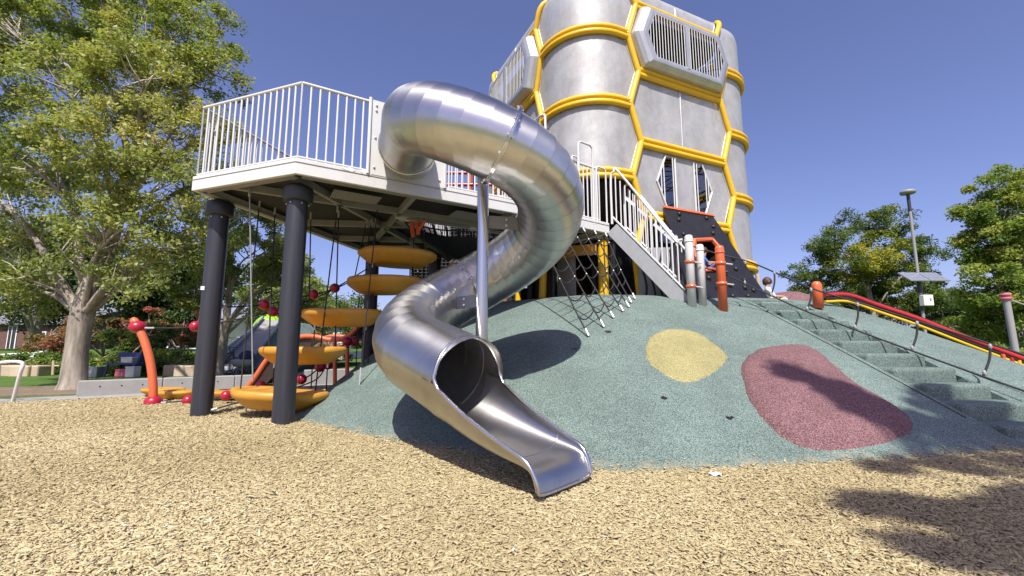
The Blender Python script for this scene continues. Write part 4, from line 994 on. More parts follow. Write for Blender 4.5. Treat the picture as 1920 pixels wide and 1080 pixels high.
# ================================================================ PEOPLE
def person(name, label, joints, edges, mats, hair=None, hair_mat=None):
    """one continuous body grown round a skeleton; joints: name -> (point, radius); edges: (a, b, material index)"""
    names = list(joints); me = bpy.data.meshes.new(name); base = joints['base'][0] if 'base' in joints else joints[names[0]][0]
    nm = [n for n in names if n != 'base']; idx = {n: i for i, n in enumerate(nm)}
    base = V(base)
    me.from_pydata([tuple(V(joints[n][0])-base) for n in nm], [(idx[a], idx[b]) for a, b, _ in edges], [])
    ob = bpy.data.objects.new('tmp_body', me); COL.objects.link(ob)
    sk = ob.modifiers.new('s', 'SKIN'); sk.use_smooth_shade = True; sk.branch_smoothing = .4
    for i, n in enumerate(nm):
        r = joints[n][1]; me.skin_vertices[0].data[i].radius = (r, r) if not isinstance(r, tuple) else r
    me.skin_vertices[0].data[idx['pelvis']].use_root = True
    ss = ob.modifiers.new('d', 'SUBSURF'); ss.levels = 2; ss.render_levels = 2
    dg = bpy.context.evaluated_depsgraph_get(); ev = ob.evaluated_get(dg); m2 = bpy.data.meshes.new_from_object(ev)
    bpy.data.objects.remove(ob)
    m2.materials.clear()
    for mt in mats: m2.materials.append(mt)
    seg = [(V(joints[a][0])-base, V(joints[b][0])-base, k) for a, b, k in edges]
    for p in m2.polygons:
        c = p.center; best = 9
        for a, b, k in seg:
            d = b-a; t = max(0, min(1, (c-a).dot(d)/max(1e-9, d.length_squared))); dd = (a+d*t-c).length
            if dd < best: best = dd; p.material_index = k
        p.use_smooth = True
    root = thing(name, base, label, 'person')
    bo = bpy.data.objects.new('body', m2); COL.objects.link(bo); bo.parent = root
    hd_, hr = V(joints['head'][0]), joints['head'][1]
    return root, hd_, hr
M_SKIN = mat('skin', (.46, .27, .19), .55); M_HAIRB = mat('brown_hair', (.07, .038, .02), .6, bump=.5, bscale=120)
M_SHIRTW = mat('white_cotton', (.70, .67, .64), .85); M_DENIM = mat('blue_cotton', (.06, .13, .34), .85, noise=.15, nscale=20); M_JEANS = mat('dark_denim', (.02, .035, .10), .85); M_CAP = mat('tan_cap', (.30, .20, .12), .8)
M_PINK = mat('pink_cotton', (.50, .12, .16), .85); M_SHOE = mat('dark_shoe', (.03, .03, .035), .6)
def head_bits(root, c, r, face, hair_mat, long=0.0):
    """hair cap, eyes, nose, mouth, ears; face is the direction the head looks"""
    f = V(face).normalized(); s = f.cross(V((0,0,1))).normalized(); u = s.cross(f)
    mm = MB(); n, mrow = 16, 9; vs = []
    for i in range(mrow+1):
        ph = math.pi*(i/mrow)*.74
        for j in range(n):
            th = 2*math.pi*j/n; d = u*math.cos(ph) + (f*math.cos(th)+s*math.sin(th))*math.sin(ph)
            k = 1.12 + .05*math.sin(5*th+i)
            back = max(0, -d.dot(f)); q = d*r*k - u*(long*back*(i/mrow)**2) - f*r*.18
            vs.append(c + q + u*r*.10)
    mm.add(vs, [(i*n+j, i*n+(j+1) % n, (i+1)*n+(j+1) % n, (i+1)*n+j) for i in range(mrow) for j in range(n)] , 0, True); mm.build('hair', hair_mat, root)
    for sg in (-1, 1):
        ball('eye', M_BLACK, root, c + f*r*.93 + s*sg*r*.36 + u*r*.02, r*.11); ball('ear', M_SKIN, root, c + s*sg*r*1.0 - u*r*.1, r*.22, (.6,.8,1.2))
    ball('nose', M_SKIN, root, c + f*r*1.05 - u*r*.22, r*.16); ball('mouth', M_PINK, root, c + f*r*.92 - u*r*.52, r*.16, (1.2,1.2,.4))
def hand(J, Ed, nm, w, d, up, mi, s=1.0):
    """palm and five short finger chains added to a skeleton"""
    w, d, up = V(w), V(d).normalized(), V(up).normalized(); side = d.cross(up).normalized()
    J[nm+'palm'] = (w + d*.045*s, .022*s)
    for i, (o, L) in enumerate(((-.026,.050), (-.009,.060), (.009,.056), (.025,.044))):
        J[f'{nm}k{i}'] = (w + d*.08*s + side*o*s, .0085*s); J[f'{nm}t{i}'] = (w + d*(.08+L*.8)*s + side*o*s - up*.018*s, .007*s)
        Ed += [(nm+'palm', f'{nm}k{i}', mi), (f'{nm}k{i}', f'{nm}t{i}', mi)]
    J[nm+'th'] = (w + d*.05*s - side*.048*s, .0085*s); Ed.append((nm+'palm', nm+'th', mi))
def figure(name, label, base, face, pose, mats, hair_mat, S=1.0, long=0.0):
    """pose: dict of joint -> (right, forward, up) in metres for a body of scale S; mats: skin, top, legs, shoes"""
    f = V((*face, 0)).normalized(); s = f.cross(V((0,0,1))).normalized(); b = V(base)
    g = lambda n: b + (s*pose[n][0] + f*pose[n][1] + V((0,0,1))*pose[n][2])*S
    rad = dict(pelvis=.115, waist=.105, chest=(.135,.11), neck=.05, head=.092, headtop=.072, chin=.06, shl=.06, shr=.06, ell=.042, elr=.042, wrl=.028, wrr=.028, hpl=.085, hpr=.085, knl=.058, knr=.058, anl=.042, anr=.042, tol=.036, tor=.036)
    J = {n: (g(n), tuple(q*S for q in rad[n]) if isinstance(rad[n], tuple) else rad[n]*S) for n in pose}
    J['base'] = (b, 0)
    Ed = [('pelvis','waist',1), ('waist','chest',1), ('chest','neck',1), ('neck','head',0), ('head','headtop',0), ('chest','shl',1), ('chest','shr',1), ('shl','ell',1), ('shr','elr',1), ('ell','wrl',0), ('elr','wrr',0),
          ('pelvis','hpl',2), ('pelvis','hpr',2), ('hpl','knl',2), ('hpr','knr',2), ('knl','anl',2), ('knr','anr',2), ('anl','tol',3), ('anr','tor',3)]
    for sd2 in 'lr':
        w, e = J['wr'+sd2][0], J['el'+sd2][0]; hand(J, Ed, 'h'+sd2, w, w-e, V((0,0,1)) if abs((w-e).normalized().z) < .8 else f, 0, S)
        Ed.append(('wr'+sd2, 'h'+sd2+'palm', 0))
    root, hc, hr = person(name, label, J, Ed, mats)
    head_bits(root, g('head') + (g('headtop')-g('head'))*.35, .105*S, f, hair_mat, long); return root
STAND = dict(pelvis=(0,0,.95), waist=(0,.01,1.12), chest=(0,.01,1.33), neck=(0,.01,1.50), head=(0,.03,1.62), headtop=(0,.02,1.72), shl=(-.19,.0,1.43), shr=(.19,0,1.43), ell=(-.24,-.03,1.15), elr=(.25,.05,1.16), wrl=(-.24,.10,.92), wrr=(.24,.22,.97),
    hpl=(-.09,0,.90), hpr=(.09,0,.90), knl=(-.10,.16,.50), knr=(.10,-.02,.50), anl=(-.10,.10,.08), anr=(.10,-.24,.12), tol=(-.10,.26,.04), tor=(.10,-.10,.05))
SIT = dict(pelvis=(0,0,.10), waist=(0,-.02,.27), chest=(0,-.01,.48), neck=(0,.01,.64), head=(0,.04,.77), headtop=(0,.05,.87), shl=(-.17,.0,.57), shr=(.17,0,.57), ell=(-.21,.14,.36), elr=(.21,.14,.36), wrl=(-.10,.36,.34), wrr=(.12,.36,.36),
    hpl=(-.09,.02,.09), hpr=(.09,.02,.09), knl=(-.10,.36,.36), knr=(.10,.38,.34), anl=(-.09,.52,.04), anr=(.09,.56,.04), tol=(-.09,.68,.03), tor=(.09,.72,.03))
q = at(1440, 575, 9.6)
figure('person', 'child with short brown hair in a white top sitting behind the mound crest', (q.x, 9.6, mz(q.x, 9.6)-.20), (.95,-.3), SIT, [M_SKIN, M_SHIRTW, M_SHIRTW, M_SHOE], M_HAIRB, .80, .03)
wh = wpt(wuv(on_plane(1331, 506, W0, wn_)), -.16)
figure('person', 'child in blue clothes crouching inside the orange porthole of the climbing wall', wh, (.9,-.45), SIT, [M_SKIN, M_DENIM, M_DENIM, M_SHOE], M_HAIRB, .62)
q = onz(266, 706, -.03)
figure('person', 'adult in dark clothes stepping along by the blue bench under the big tree', (q.x, q.y, -.03), (-.6,-.6), STAND, [M_SKIN, M_JEANS, M_JEANS, M_SHOE], M_HAIRB, .98)
for px, py, Yq, fc, lb, mt in ((1737, 640, 22., (1,-.2), 'person in light clothes sitting on the lawn behind the banister', M_SHIRTW), (1760, 642, 21., (.8,-.6), 'person in blue sitting on the lawn nearest the parked van', M_DENIM)):
    q = at(px, 640, Yq); figure('person', lb, (q.x, Yq, .0), fc, SIT, [M_SKIN, mt, M_JEANS, M_SHOE], M_HAIRB, 1.0)

# ================================================================ TREES
def tree(name, label, base, trunk, clumps, nleaf, leaf, M_leaf, seed, cat='tree', group=None, bare=.25, twigs=6, tone=(.5,.17), spots=(), bark=None, sub=16, subr=.42, fork=.3):
    """trunk: list of (point, radius) from the ground up; clumps: (centre, radii); leaves sit round twig ends spread through every clump"""
    rg = np.random.default_rng(seed); root = thing(name, base, label, cat, group); bark = bark or M_BARK
    tk = MB(); pth = smooth_path([p for p, r in trunk], 4); rr_ = np.interp(np.linspace(0, 1, len(pth)), np.linspace(0, 1, len(trunk)), [r for p, r in trunk])
    tk.tube(pth, list(rr_), 14)
    tw = MB(); leafpos = []; leaftone = []
    tot = sum(r[0]*r[1]*r[2] for c, r in clumps)
    for c, r in clumps:
        c = V(c); r = V(r)
        zs = [abs(p.z - (c.z - max(.4, r.z*.9) - .8*math.hypot(c.x-p.x, c.y-p.y))) + (9 if p.z - pth[0].z < fork else 0) for p in pth]; i0 = int(np.argmin(zs))
        s = pth[i0]; d = c - s; md = s + d*.5 + V((0,0,.10*d.length)) + V(rg.normal(0, .12, 3).tolist())
        lp = smooth_path([s, md, c], 5); ra = min(rr_[i0]*.5, .03+.022*d.length); tk.tube(lp, list(np.linspace(ra, .018, len(lp))), 7)
        nl = int(nleaf*(r.x*r.y*r.z)/tot); ns_ = max(5, int(sub*(r.x*r.y*r.z)**(2/3)))
        dv = rg.normal(size=(ns_, 3)); dv /= np.linalg.norm(dv, axis=1)[:,None]; rad = rg.uniform(.25, 1.0, ns_)**.55
        sc3 = np.array(c)[None] + dv*rad[:,None]*np.array(r)[None]
        wgt = rg.uniform(.4, 1.6, ns_); wgt /= wgt.sum(); st = rg.normal(tone[0], tone[1], ns_)
        for sp_, sr_, sv in spots:
            st += sv*np.exp(-((sc3-np.array(sp_)[None])**2).sum(1)/(2*sr_*sr_))
        for k in range(ns_):
            q = V(sc3[k].tolist())
            if k % 2 == 0 or k < twigs:
                a = lp[int(rg.integers(len(lp)//2, len(lp)))]; mdt = (a+q)/2 + V(rg.normal(0, .12, 3).tolist())
                (tw if rg.random() < .5 else tk).tube([a, mdt, q + (q-a)*.12], [.02, .014, .006], 4, caps=False)
            n = int(nl*wgt[k])
            pp = rg.normal(size=(n, 3)); pp /= np.maximum(.4, np.linalg.norm(pp, axis=1))[:,None]
            pp *= (rg.random(n)**.6)[:,None]*np.array([subr*1.15, subr*1.15, subr*.75])*rg.uniform(.7, 1.35)
            pp[:,2] -= .12*(pp[:,0]**2+pp[:,1]**2)
            leafpos.append(sc3[k][None]+pp); leaftone.append(st[k]+rg.normal(0, .10, n))
    P = np.concatenate(leafpos); T = np.concatenate(leaftone).clip(0, 1); n = len(P)
    cc_ = np.array([np.average([c[i] for c, r in clumps]) for i in range(3)])
    nrm = rg.normal(size=(n, 3))*.75 + np.array([0, 0, .75]) + (P-cc_)/np.linalg.norm(P-cc_, axis=1)[:,None]*.35; nrm /= np.linalg.norm(nrm, axis=1)[:,None]
    ax = np.cross(nrm, rg.normal(size=(n, 3))); ax /= np.linalg.norm(ax, axis=1)[:,None]; bx = np.cross(nrm, ax)
    L = leaf*rg.uniform(.6, 1.35, n)[:,None]; Wd = L*rg.uniform(.42, .62, n)[:,None]
    v0 = P-ax*L*.5; v1 = P+bx*Wd*.5-nrm*L*.06+ax*L*.05; v2 = P+ax*L*.5; v3 = P-bx*Wd*.5-nrm*L*.06+ax*L*.05
    vs = np.stack([v0, v1, v2, v3], 1).reshape(-1, 3) - np.array(base)[None]
    fs = (np.arange(n)[:,None, None]*4 + np.array([[0,1,2], [0,2,3]])[None]).reshape(-1, 3)
    me = bpy.data.meshes.new('crown'); nf = len(fs); me.vertices.add(len(vs)); me.vertices.foreach_set('co', vs.ravel().astype('f4'))
    me.loops.add(nf*3); me.loops.foreach_set('vertex_index', fs.ravel().astype('i4')); me.polygons.add(nf); me.polygons.foreach_set('loop_start', np.arange(0, nf*3, 3, dtype='i4')); me.update(calc_edges=True)
    at_ = me.attributes.new('tone', 'FLOAT', 'FACE'); at_.data.foreach_set('value', np.repeat(T, 2).astype('f4')); me.materials.append(M_leaf)
    cr = bpy.data.objects.new('crown', me); COL.objects.link(cr); cr.parent = root; cr['kind'] = 'stuff'
    tk.build('trunk', bark, root)
    if tw.v: tag(tw.build('bare_twigs', M_TWIG, root), kind='stuff')
    return root
LEAF_MAPLE = tone_mat('maple_leaf', [(0, (.10, .135, .04)), (.35, (.205, .255, .072)), (.62, (.30, .34, .10)), (.82, (.38, .375, .12)), (1, (.44, .38, .13))], .5, trans=.42, spec=.4)
LEAF_DARK = tone_mat('dark_leaf', [(0, (.035, .06, .022)), (.5, (.075, .12, .035)), (.8, (.13, .18, .045)), (1, (.20, .21, .05))], .5, trans=.28, spec=.4)
LEAF_LOCUST = tone_mat('locust_leaf', [(0, (.045, .075, .028)), (.45, (.10, .155, .045)), (.7, (.20, .25, .045)), (1, (.46, .40, .04))], .5, trans=.42, spec=.35)
LEAF_RED = tone_mat('autumn_leaf', [(0, (.09, .10, .03)), (.4, (.20, .14, .05)), (.7, (.34, .14, .08)), (1, (.44, .15, .11))], .6, trans=.35)
LEAF_BUSH = tone_mat('bush_leaf', [(0, (.04, .075, .018)), (.5, (.12, .19, .035)), (.85, (.25, .32, .06)), (1, (.36, .35, .07))], .55, trans=.4)

# big maple on the left
rg = np.random.default_rng(11); TB = V((-10.72, 10.9, -.05))
def big(px, py, Y_, r): return (at(px, py, Y_).to_tuple(), r)
cl = [big(60,60,10.5,(1.5,1.3,1.1)), big(200,40,11.5,(1.5,1.4,1.1)), big(330,60,11.6,(1.35,1.3,1.1)), big(405,130,11.8,(.95,1.1,.95)), big(410,55,12.4,(.85,1.0,.8)), big(270,150,10.2,(1.3,1.2,1.1)), big(130,170,9.8,(1.3,1.2,1.0)),
      big(-10,150,11,(1.3,1.3,1.2)), big(40,300,10.0,(1.1,1.2,1.0)), big(190,280,9.6,(1.3,1.1,1.0)), big(330,240,10.4,(1.15,1.1,1.0)), big(405,235,11.6,(.8,.9,.75)), big(300,350,10.2,(1.2,1.1,.9)), big(400,330,11.4,(.85,.9,.8)),
      big(60,430,11.2,(1.1,1.1,.8)), big(5,480,11.0,(1.0,1.0,.8)), big(15,560,11.0,(.95,.9,.55)), big(70,545,11.2,(.5,.6,.4)), big(225,430,10.0,(.95,1.0,.7)), big(320,450,10.6,(1.0,1.0,.8)), big(255,520,10.0,(.7,.8,.5)), big(420,420,11.8,(.85,.9,.8)),
      big(-60,330,11,(1.3,1.3,1.3)), big(120,-60,11,(1.8,1.7,1.2)), big(280,-50,12,(1.6,1.5,1.0)), big(-60,0,11.5,(1.6,1.5,1.3)), big(150,90,13.2,(1.6,1.3,1.3)), big(300,200,13.3,(1.4,1.2,1.1)), big(90,300,13,(1.4,1.2,1.2)), big(250,330,13,(1.3,1.2,1.0)),
      big(110,465,10.3,(.7,.6,.5)), big(205,480,10.3,(.7,.7,.5)), big(45,520,10.4,(.8,.7,.6)), big(165,400,10.2,(.7,.6,.6)), big(330,130,11.0,(1.1,1.0,.9)), big(240,90,10.8,(1.1,1.0,.9))]
trk = [(TB + V((0,0,-.1)), .40), (TB + V((.0,0,.20)), .265), (TB + V((-.02,0,1.0)), .225), (TB + V((.0,0,1.8)), .24), (TB + V((.10,.05,2.6)), .23), (TB + V((.32,.1,3.6)), .19), (TB + V((.55,.1,5.0)), .16), (TB + V((.7,.2,6.6)), .11), (TB + V((.85,.2,8.2)), .06)]
tree('maple_tree', 'huge leafy maple with a thick grey trunk beside the concrete wall', TB, trk, cl, 118000, .105, LEAF_MAPLE, 5, spots=[(at(190,120,10).to_tuple(), 1.2, .20), (at(250,260,10).to_tuple(), 1.2, .17), (at(330,200,10.4).to_tuple(), .9, .20), (at(420,260,11.5).to_tuple(), .9, .1), (at(300,400,10.2).to_tuple(), 1., .15)], tone=(.46,.14), sub=19, subr=.33, twigs=9, fork=1.9)
# second stem of the maple's fork is part of the limbs; dark spruce-like mass and trees behind
def ball_tree(name, label, px, py_base, Y_, h, w, nleaf, leaf, ml, seed, group='trees beyond the playground', zbase=-.05, n=12, spots=(), tone=(.45,.15), squash=1.0, trunk_r=None, cz=.62):
    rg = np.random.default_rng(seed); b = at(px, py_base, Y_); b.z = zbase; cls = []
    for i in range(n):
        a = rg.uniform(0, 2*math.pi); rr_ = math.sqrt(rg.random())*w*.36; zz = h*(cz+.30*rg.uniform(-1, .82)); k = 1-.45*abs(zz/h-cz)/.3
        cls.append(((b.x+rr_*math.cos(a)*k, b.y+rr_*math.sin(a)*k, b.z+zz), (w*rg.uniform(.16,.25), w*rg.uniform(.16,.25), h*rg.uniform(.09,.14)*squash)))
    tr_ = trunk_r or .03*h; t = [(b+V((0,0,-.1)), tr_*1.4), (b+V((0,0,.4)), tr_), (b+V((.1,0,h*.3)), tr_*.8), (b+V((.05,.1,h*.6)), tr_*.45), (b+V((0,0,h*.85)), tr_*.15)]
    return tree(name, label, tuple(b), t, cls, nleaf, leaf, ml, seed, group=group, spots=spots, tone=tone, sub=9, subr=w*.075)
def px_tree(name, label, px, Y_, h, cls, *a, grow=1.0, **k):
    b = at(px, 640, Y_); b.z = -.05; r_ = .024*h
    t = [(b+V((0,0,-.1)), r_*1.4), (b+V((0,0,.4)), r_), (b+V((.1,0,h*.3)), r_*.8), (b+V((.05,.1,h*.6)), r_*.45), (b+V((0,0,h*.85)), r_*.15)]
    rg = np.random.default_rng(len(cls)+int(px))
    return tree(name, label, tuple(b), t, [((at(x, y, Y_+rg.uniform(-1, 1)*dy)).to_tuple(), (w*grow, w*grow, w*grow*.78)) for x, y, w, dy in cls], *a, group='trees beyond the playground', fork=1.2, **k)
px_tree('locust_tree', 'feathery locust tree with a yellow patch behind the lamp post', 1640, 25., 8.2,
    [(1510,520,1.0,1), (1535,475,1.0,1), (1500,560,.9,1), (1570,455,.9,1), (1590,425,.8,1), (1600,500,1.2,2), (1560,550,1.2,2), (1650,420,.9,1), (1680,408,.7,1), (1640,480,1.3,2), (1625,560,1.3,2), (1700,450,1.0,1), (1690,520,1.3,2), (1735,490,.9,1), (1740,550,1.1,2), (1775,560,.8,1), (1690,585,1.2,2), (1530,595,1.0,2), (1600,600,1.1,2)],
    95000, .13, LEAF_LOCUST, 21, grow=1.22, spots=[(at(1650,475,24).to_tuple(), 1.5, .45), (at(1690,565,24).to_tuple(), .8, .4), (at(1610,520,24).to_tuple(), 1.2, .22)], tone=(.36,.12), sub=13, subr=.42)
px_tree('broad_tree', 'dense bright green tree at the right edge of the frame', 1905, 18., 8.4,
    [(1875,345,.8,.6), (1925,355,.9,.6), (1840,395,.75,.6), (1890,410,1.0,1), (1950,420,1.1,1), (1815,440,.6,.5), (1860,460,.95,1), (1920,490,1.1,1), (1835,490,.6,.6), (1870,535,1.0,1), (1835,560,.7,.6), (1940,560,1.1,1), (1890,600,1.0,1), (1850,610,.7,.8), (1990,480,1.2,1), (1845,430,.6,.8), (1970,370,1.0,1)],
    85000, .13, LEAF_BUSH, 22, grow=1.18, tone=(.72,.17), sub=17, subr=.36)
px_tree('maple_tree', 'smaller maple with a pale trunk behind the two charcoal columns', 416, 15.5, 6.2,
    [(440,520,.75,.5), (480,470,.85,.6), (512,520,.7,.5), (556,505,.55,.4), (430,430,.9,.6), (365,545,.8,.6), (535,450,.7,.5), (380,480,.9,.6), (470,410,.8,.6), (350,430,.9,.6), (572,530,.4,.3), (500,570,.45,.4), (410,560,.5,.4)],
    42000, .10, LEAF_MAPLE, 28, tone=(.46,.15), sub=16, subr=.32)
ball_tree('dark_tree', 'dark round tree low behind the parked van', 1800, 645, 33., 6.0, 9.0, 20000, .24, LEAF_DARK, 23, n=12)
ball_tree('yellow_green_bush_tree', 'low yellow green tree to the right of the lamp post', 1775, 645, 24., 3.6, 4.2, 12000, .15, LEAF_BUSH, 24, n=9, tone=(.68,.12), cz=.5)
ball_tree('dark_tree', 'dark evergreen standing between maple and left column', 300, 660, 24., 7.2, 7.5, 34000, .20, LEAF_DARK, 31, n=18, cz=.55)
ball_tree('dark_tree', 'shady tree behind the big maple trunk', 60, 660, 26., 9.5, 9.0, 26000, .22, LEAF_DARK, 32, n=16)
ball_tree('far_tree', 'far rounded tree left of the topmost amber disc', 640, 640, 42., 7.3, 12., 20000, .30, LEAF_BUSH, 33, n=16, tone=(.42,.12), cz=.52)
ball_tree('far_tree', 'far olive tree behind the lime green play dome', 520, 640, 30., 8.5, 7.5, 26000, .22, LEAF_MAPLE, 34, n=16, tone=(.42,.12), cz=.58)
ball_tree('far_tree', 'small far tree right of the play tower', 1500, 640, 34., 5.6, 5.5, 16000, .20, LEAF_DARK, 35, n=10, cz=.55)
# tree behind the camera, whose shade reaches the right foreground
SB = V((4.6, -6.4, -.05)); cls = []
for gx, gy, gz, cz_, r_ in ((2.75,2.35,0,5.2,(.55,.30,.25)), (3.3,2.5,0,5.6,(.6,.35,.3)), (2.75,2.98,0,5.9,(.75,.10,.12)), (2.35,2.95,0,5.5,(.55,.12,.12)), (3.1,2.85,0,5.7,(.6,.14,.14)), (2.6,2.55,0,5.4,(.5,.14,.14)), (3.2,2.3,0,5.2,(.5,.3,.2)), (3.9,4.05,0,6.1,(.7,.10,.12)), (2.2,2.25,0,5.0,(.35,.12,.15)), (3.7,3.05,0,5.4,(.5,.25,.25)), (3.5,3.85,0,6.0,(.7,.12,.15)),
                            (4.4,3.95,0,6.2,(.6,.2,.2)), (3.35,5.35,.55,6.5,(.16,.28,.25)), (3.6,4.85,.4,6.3,(.3,.25,.2)), (4.5,4.75,.25,6.6,(.45,.25,.25)), (5.0,4.5,.2,6.4,(.5,.2,.2)), (5.1,5.15,.4,6.9,(.5,.2,.25)), (3.95,4.5,.2,6.1,(.4,.12,.15)),
                            (5.2,4.62,.2,6.5,(.5,.22,.2)), (4.3,4.55,.2,6.4,(.45,.28,.25)), (4.85,4.6,.2,6.5,(.5,.32,.25)), (5.4,4.5,.1,6.6,(.5,.32,.25)), (4.85,4.95,.35,6.6,(.4,.25,.2)), (5.0,5.45,.5,6.7,(.25,.18,.2)), (4.75,4.45,.15,6.3,(.4,.15,.2)), (5.7,4.75,.2,6.7,(.5,.25,.2)), (5.5,5.05,.3,6.6,(.4,.2,.2)), (3.9,4.75,.3,6.2,(.3,.16,.2)), (3.0,2.2,0,5.3,(.5,.25,.2)), (2.55,2.1,0,5.1,(.35,.15,.15)), (3.2,3.0,0,5.6,(.5,.14,.15)), (5.6,4.0,0,6.0,(.5,.4,.3)), (4.6,2.7,0,5.6,(.5,.4,.3)), (3.4,1.9,0,5.3,(.5,.35,.3)), (5.2,1.2,0,6.2,(.6,.5,.4))):
    cz_ = cz_*1.9; L_ = (cz_-gz)/math.tan(SUN_EL); cls.append(((gx-SUN_H[0]/_h*L_, gy-SUN_H[1]/_h*L_, cz_), r_))
tree('shade_tree', 'leafy maple standing to the right behind the viewer', tuple(SB), [(SB, .42), (SB+V((0,0,.5)), .3), (SB+V((-.1,.1,3.4)), .26), (SB+V((-.2,.2,7.0)), .18), (SB+V((-.3,.2,10.5)), .08)], cls, 60000, .14, LEAF_MAPLE, 41, sub=30, subr=.17, fork=2.5)
# shrubs
def shrub(label, px, py, Y_, w, h, ml, nleaf, seed, leaf=.11, tone=(.5,.18), zb=0.0):
    rg = np.random.default_rng(seed); b = at(px, py, Y_); b.z = zb; cls = []
    for i in range(8):
        cls.append(((b.x+rg.uniform(-.42,.42)*w, b.y+rg.uniform(-.3,.3)*w, b.z+h*rg.uniform(.3,.8)), (w*.22, w*.2, h*.24)))
    return tree('shrub', label, tuple(b), [(b+V((0,0,-.1)), .07), (b+V((0,0,h*.3)), .05), (b+V((.05,0,h*.7)), .02)], cls, nleaf, leaf, ml, seed, cat='shrub', group='shrubs along the garden edge', tone=tone, sub=10, subr=.24)
BZ = .6
shrub('rusty red shrub just left of the maple trunk', 85, 690, 19., 2.6, 2.1, LEAF_RED, 7000, 51, zb=BZ-.3)
shrub('rusty red shrub just right of the maple trunk', 190, 690, 19., 2.8, 2.4, LEAF_RED, 8000, 52, zb=BZ-.3)
shrub('red tipped shrub left of the left charcoal column', 335, 690, 20., 2.6, 2.7, LEAF_RED, 8000, 53, tone=(.62,.2), zb=BZ-.3)
shrub('olive shrub in the middle of the garden edge', 265, 690, 18.5, 2.6, 1.9, LEAF_BUSH, 7000, 54, tone=(.45,.2), zb=BZ-.5)
shrub('low green shrub at the far left of the garden edge', 30, 700, 17.5, 3.0, 1.0, LEAF_BUSH, 6000, 55, zb=-.1)
shrub('low green shrub behind the maple trunk', 150, 700, 17.5, 2.6, 1.0, LEAF_BUSH, 6000, 56, zb=-.1)
shrub('low yellow green shrub behind the blue bench', 225, 700, 17., 2.8, 1.1, LEAF_BUSH, 7000, 57, tone=(.62,.15), zb=-.1)
shrub('low green shrub beside the stone steps', 310, 698, 17.2, 2.4, 1.0, LEAF_BUSH, 6000, 58, zb=-.1)
shrub('dull red low shrub below the wooden post', 620, 660, 24., 3.5, 2.2, LEAF_RED, 6000, 59, zb=-.1)
shrub('sunlit shrub under the right edge tree', 1850, 655, 17., 2.4, 1.6, LEAF_BUSH, 6000, 60, tone=(.7,.12), zb=-.1)

# ================================================================ THE REST OF THE PARK
# concrete wall
wall = thing('concrete_wall', (-7.5, 9.9, 0), 'low grey concrete wall between the path and the maple', 'wall')
a, b = V((-8.75, 8.98, 0)), V((-5.6, 11.55, 0)); d = (b-a).normalized(); nn = V((-d.y, d.x, 0)); L = (b-a).length; ns_ = 3
for i in range(ns_):
    p, q = a + d*(L*i/ns_+.006), a + d*(L*(i+1)/ns_-.006); mm = MB(); mm.bar(p + nn*.12 + V((0,0,.12)), q + nn*.12 + V((0,0,.12)), .26, .40)
    w_ = mm.build('wall_block', M_CONC, wall); bv = w_.modifiers.new('b', 'BEVEL'); bv.width = .015; bv.segments = 2
    for k in (.25, .5, .75):
        c = p.lerp(q, k); mm = MB(); Mq = Matrix((d, V((0,0,1)), -nn)).transposed(); mm.lathe((c.x-nn.x*.012, c.y-nn.y*.012, .20), [(.014,-.004), (.014,.004)], 8, M=Mq); mm.build('tie_hole', M_BLACK, w_)
wall2 = thing('concrete_kerb_wall', (-4.6, 12.2, 0), 'short raised concrete wall end behind the left charcoal columns', 'wall')
mm = MB(); mm.bar((-5.5,11.8,.17), (-3.9,12.9,.17), .26, .46); o = mm.build('wall_block', M_CONC, wall2); bv = o.modifiers.new('b', 'BEVEL'); bv.width = .015
# white hoop rail at the far left
g = thing('hoop_rail', onz(25, 754, 0), 'white bent pipe rail on the path at the far left', 'rail')
MB().tube(smooth_path([onz(24,754,0), at(38,700,8.12), at(43,684,8.12), at(38,679,8.12), at(20,678,8.12), at(-10,681,8.12), at(-45,684,8.2)], 4), .030, 10).build('pipe', M_WHITE2, g)
MB().tube([at(-2,684,8.12), at(-7,755,8.12)], .028, 10).build('pipe_leg', M_WHITE2, g)
# limestone edging blocks
rgs = random.Random(3)
for i, px in enumerate((-14, 22, 48, 63, 330, 352, 365)):
    Y_ = 16.2 + rgs.uniform(-.2,.2); p = at(px, 700, Y_); mm = MB(); w = rgs.uniform(.5,.8)
    mm.box((p.x, p.y, .14), (w, .5, .42), rz=rgs.uniform(-.15,.15)); o = mm.build('limestone_block', M_STONE)
    bv = o.modifiers.new('b', 'BEVEL'); bv.width = .05; bv.segments = 2
    tag(o, ['limestone block at the very left edge of the lawn', 'second limestone block from the left edge of the lawn', 'limestone block beside the white hoop rail', 'small limestone block left of the maple trunk', 'tan stone step left of the charcoal column', 'upper tan stone step by the charcoal column', 'tan stone step touching the charcoal column'][i], 'stone block', 'limestone blocks along the garden edge')
# raised planting bank behind
mm = MB(); n = 30; vs = []
for j, (y, z) in enumerate(((16.6,-.06), (17.6,.18), (19.5,.42), (23,.75), (30,.9))):
    vs += [(-34 + 25.5*i/n, y + .3*math.sin(i*1.3+j), z + .05*math.sin(i*2.1+j)) for i in range(n+1)]
mm.add(vs, [(j*(n+1)+i, j*(n+1)+i+1, (j+1)*(n+1)+i+1, (j+1)*(n+1)+i) for j in range(4) for i in range(n)], 0, True)
tag(mm.build('planting_bank', M_LAWN), kind='structure')
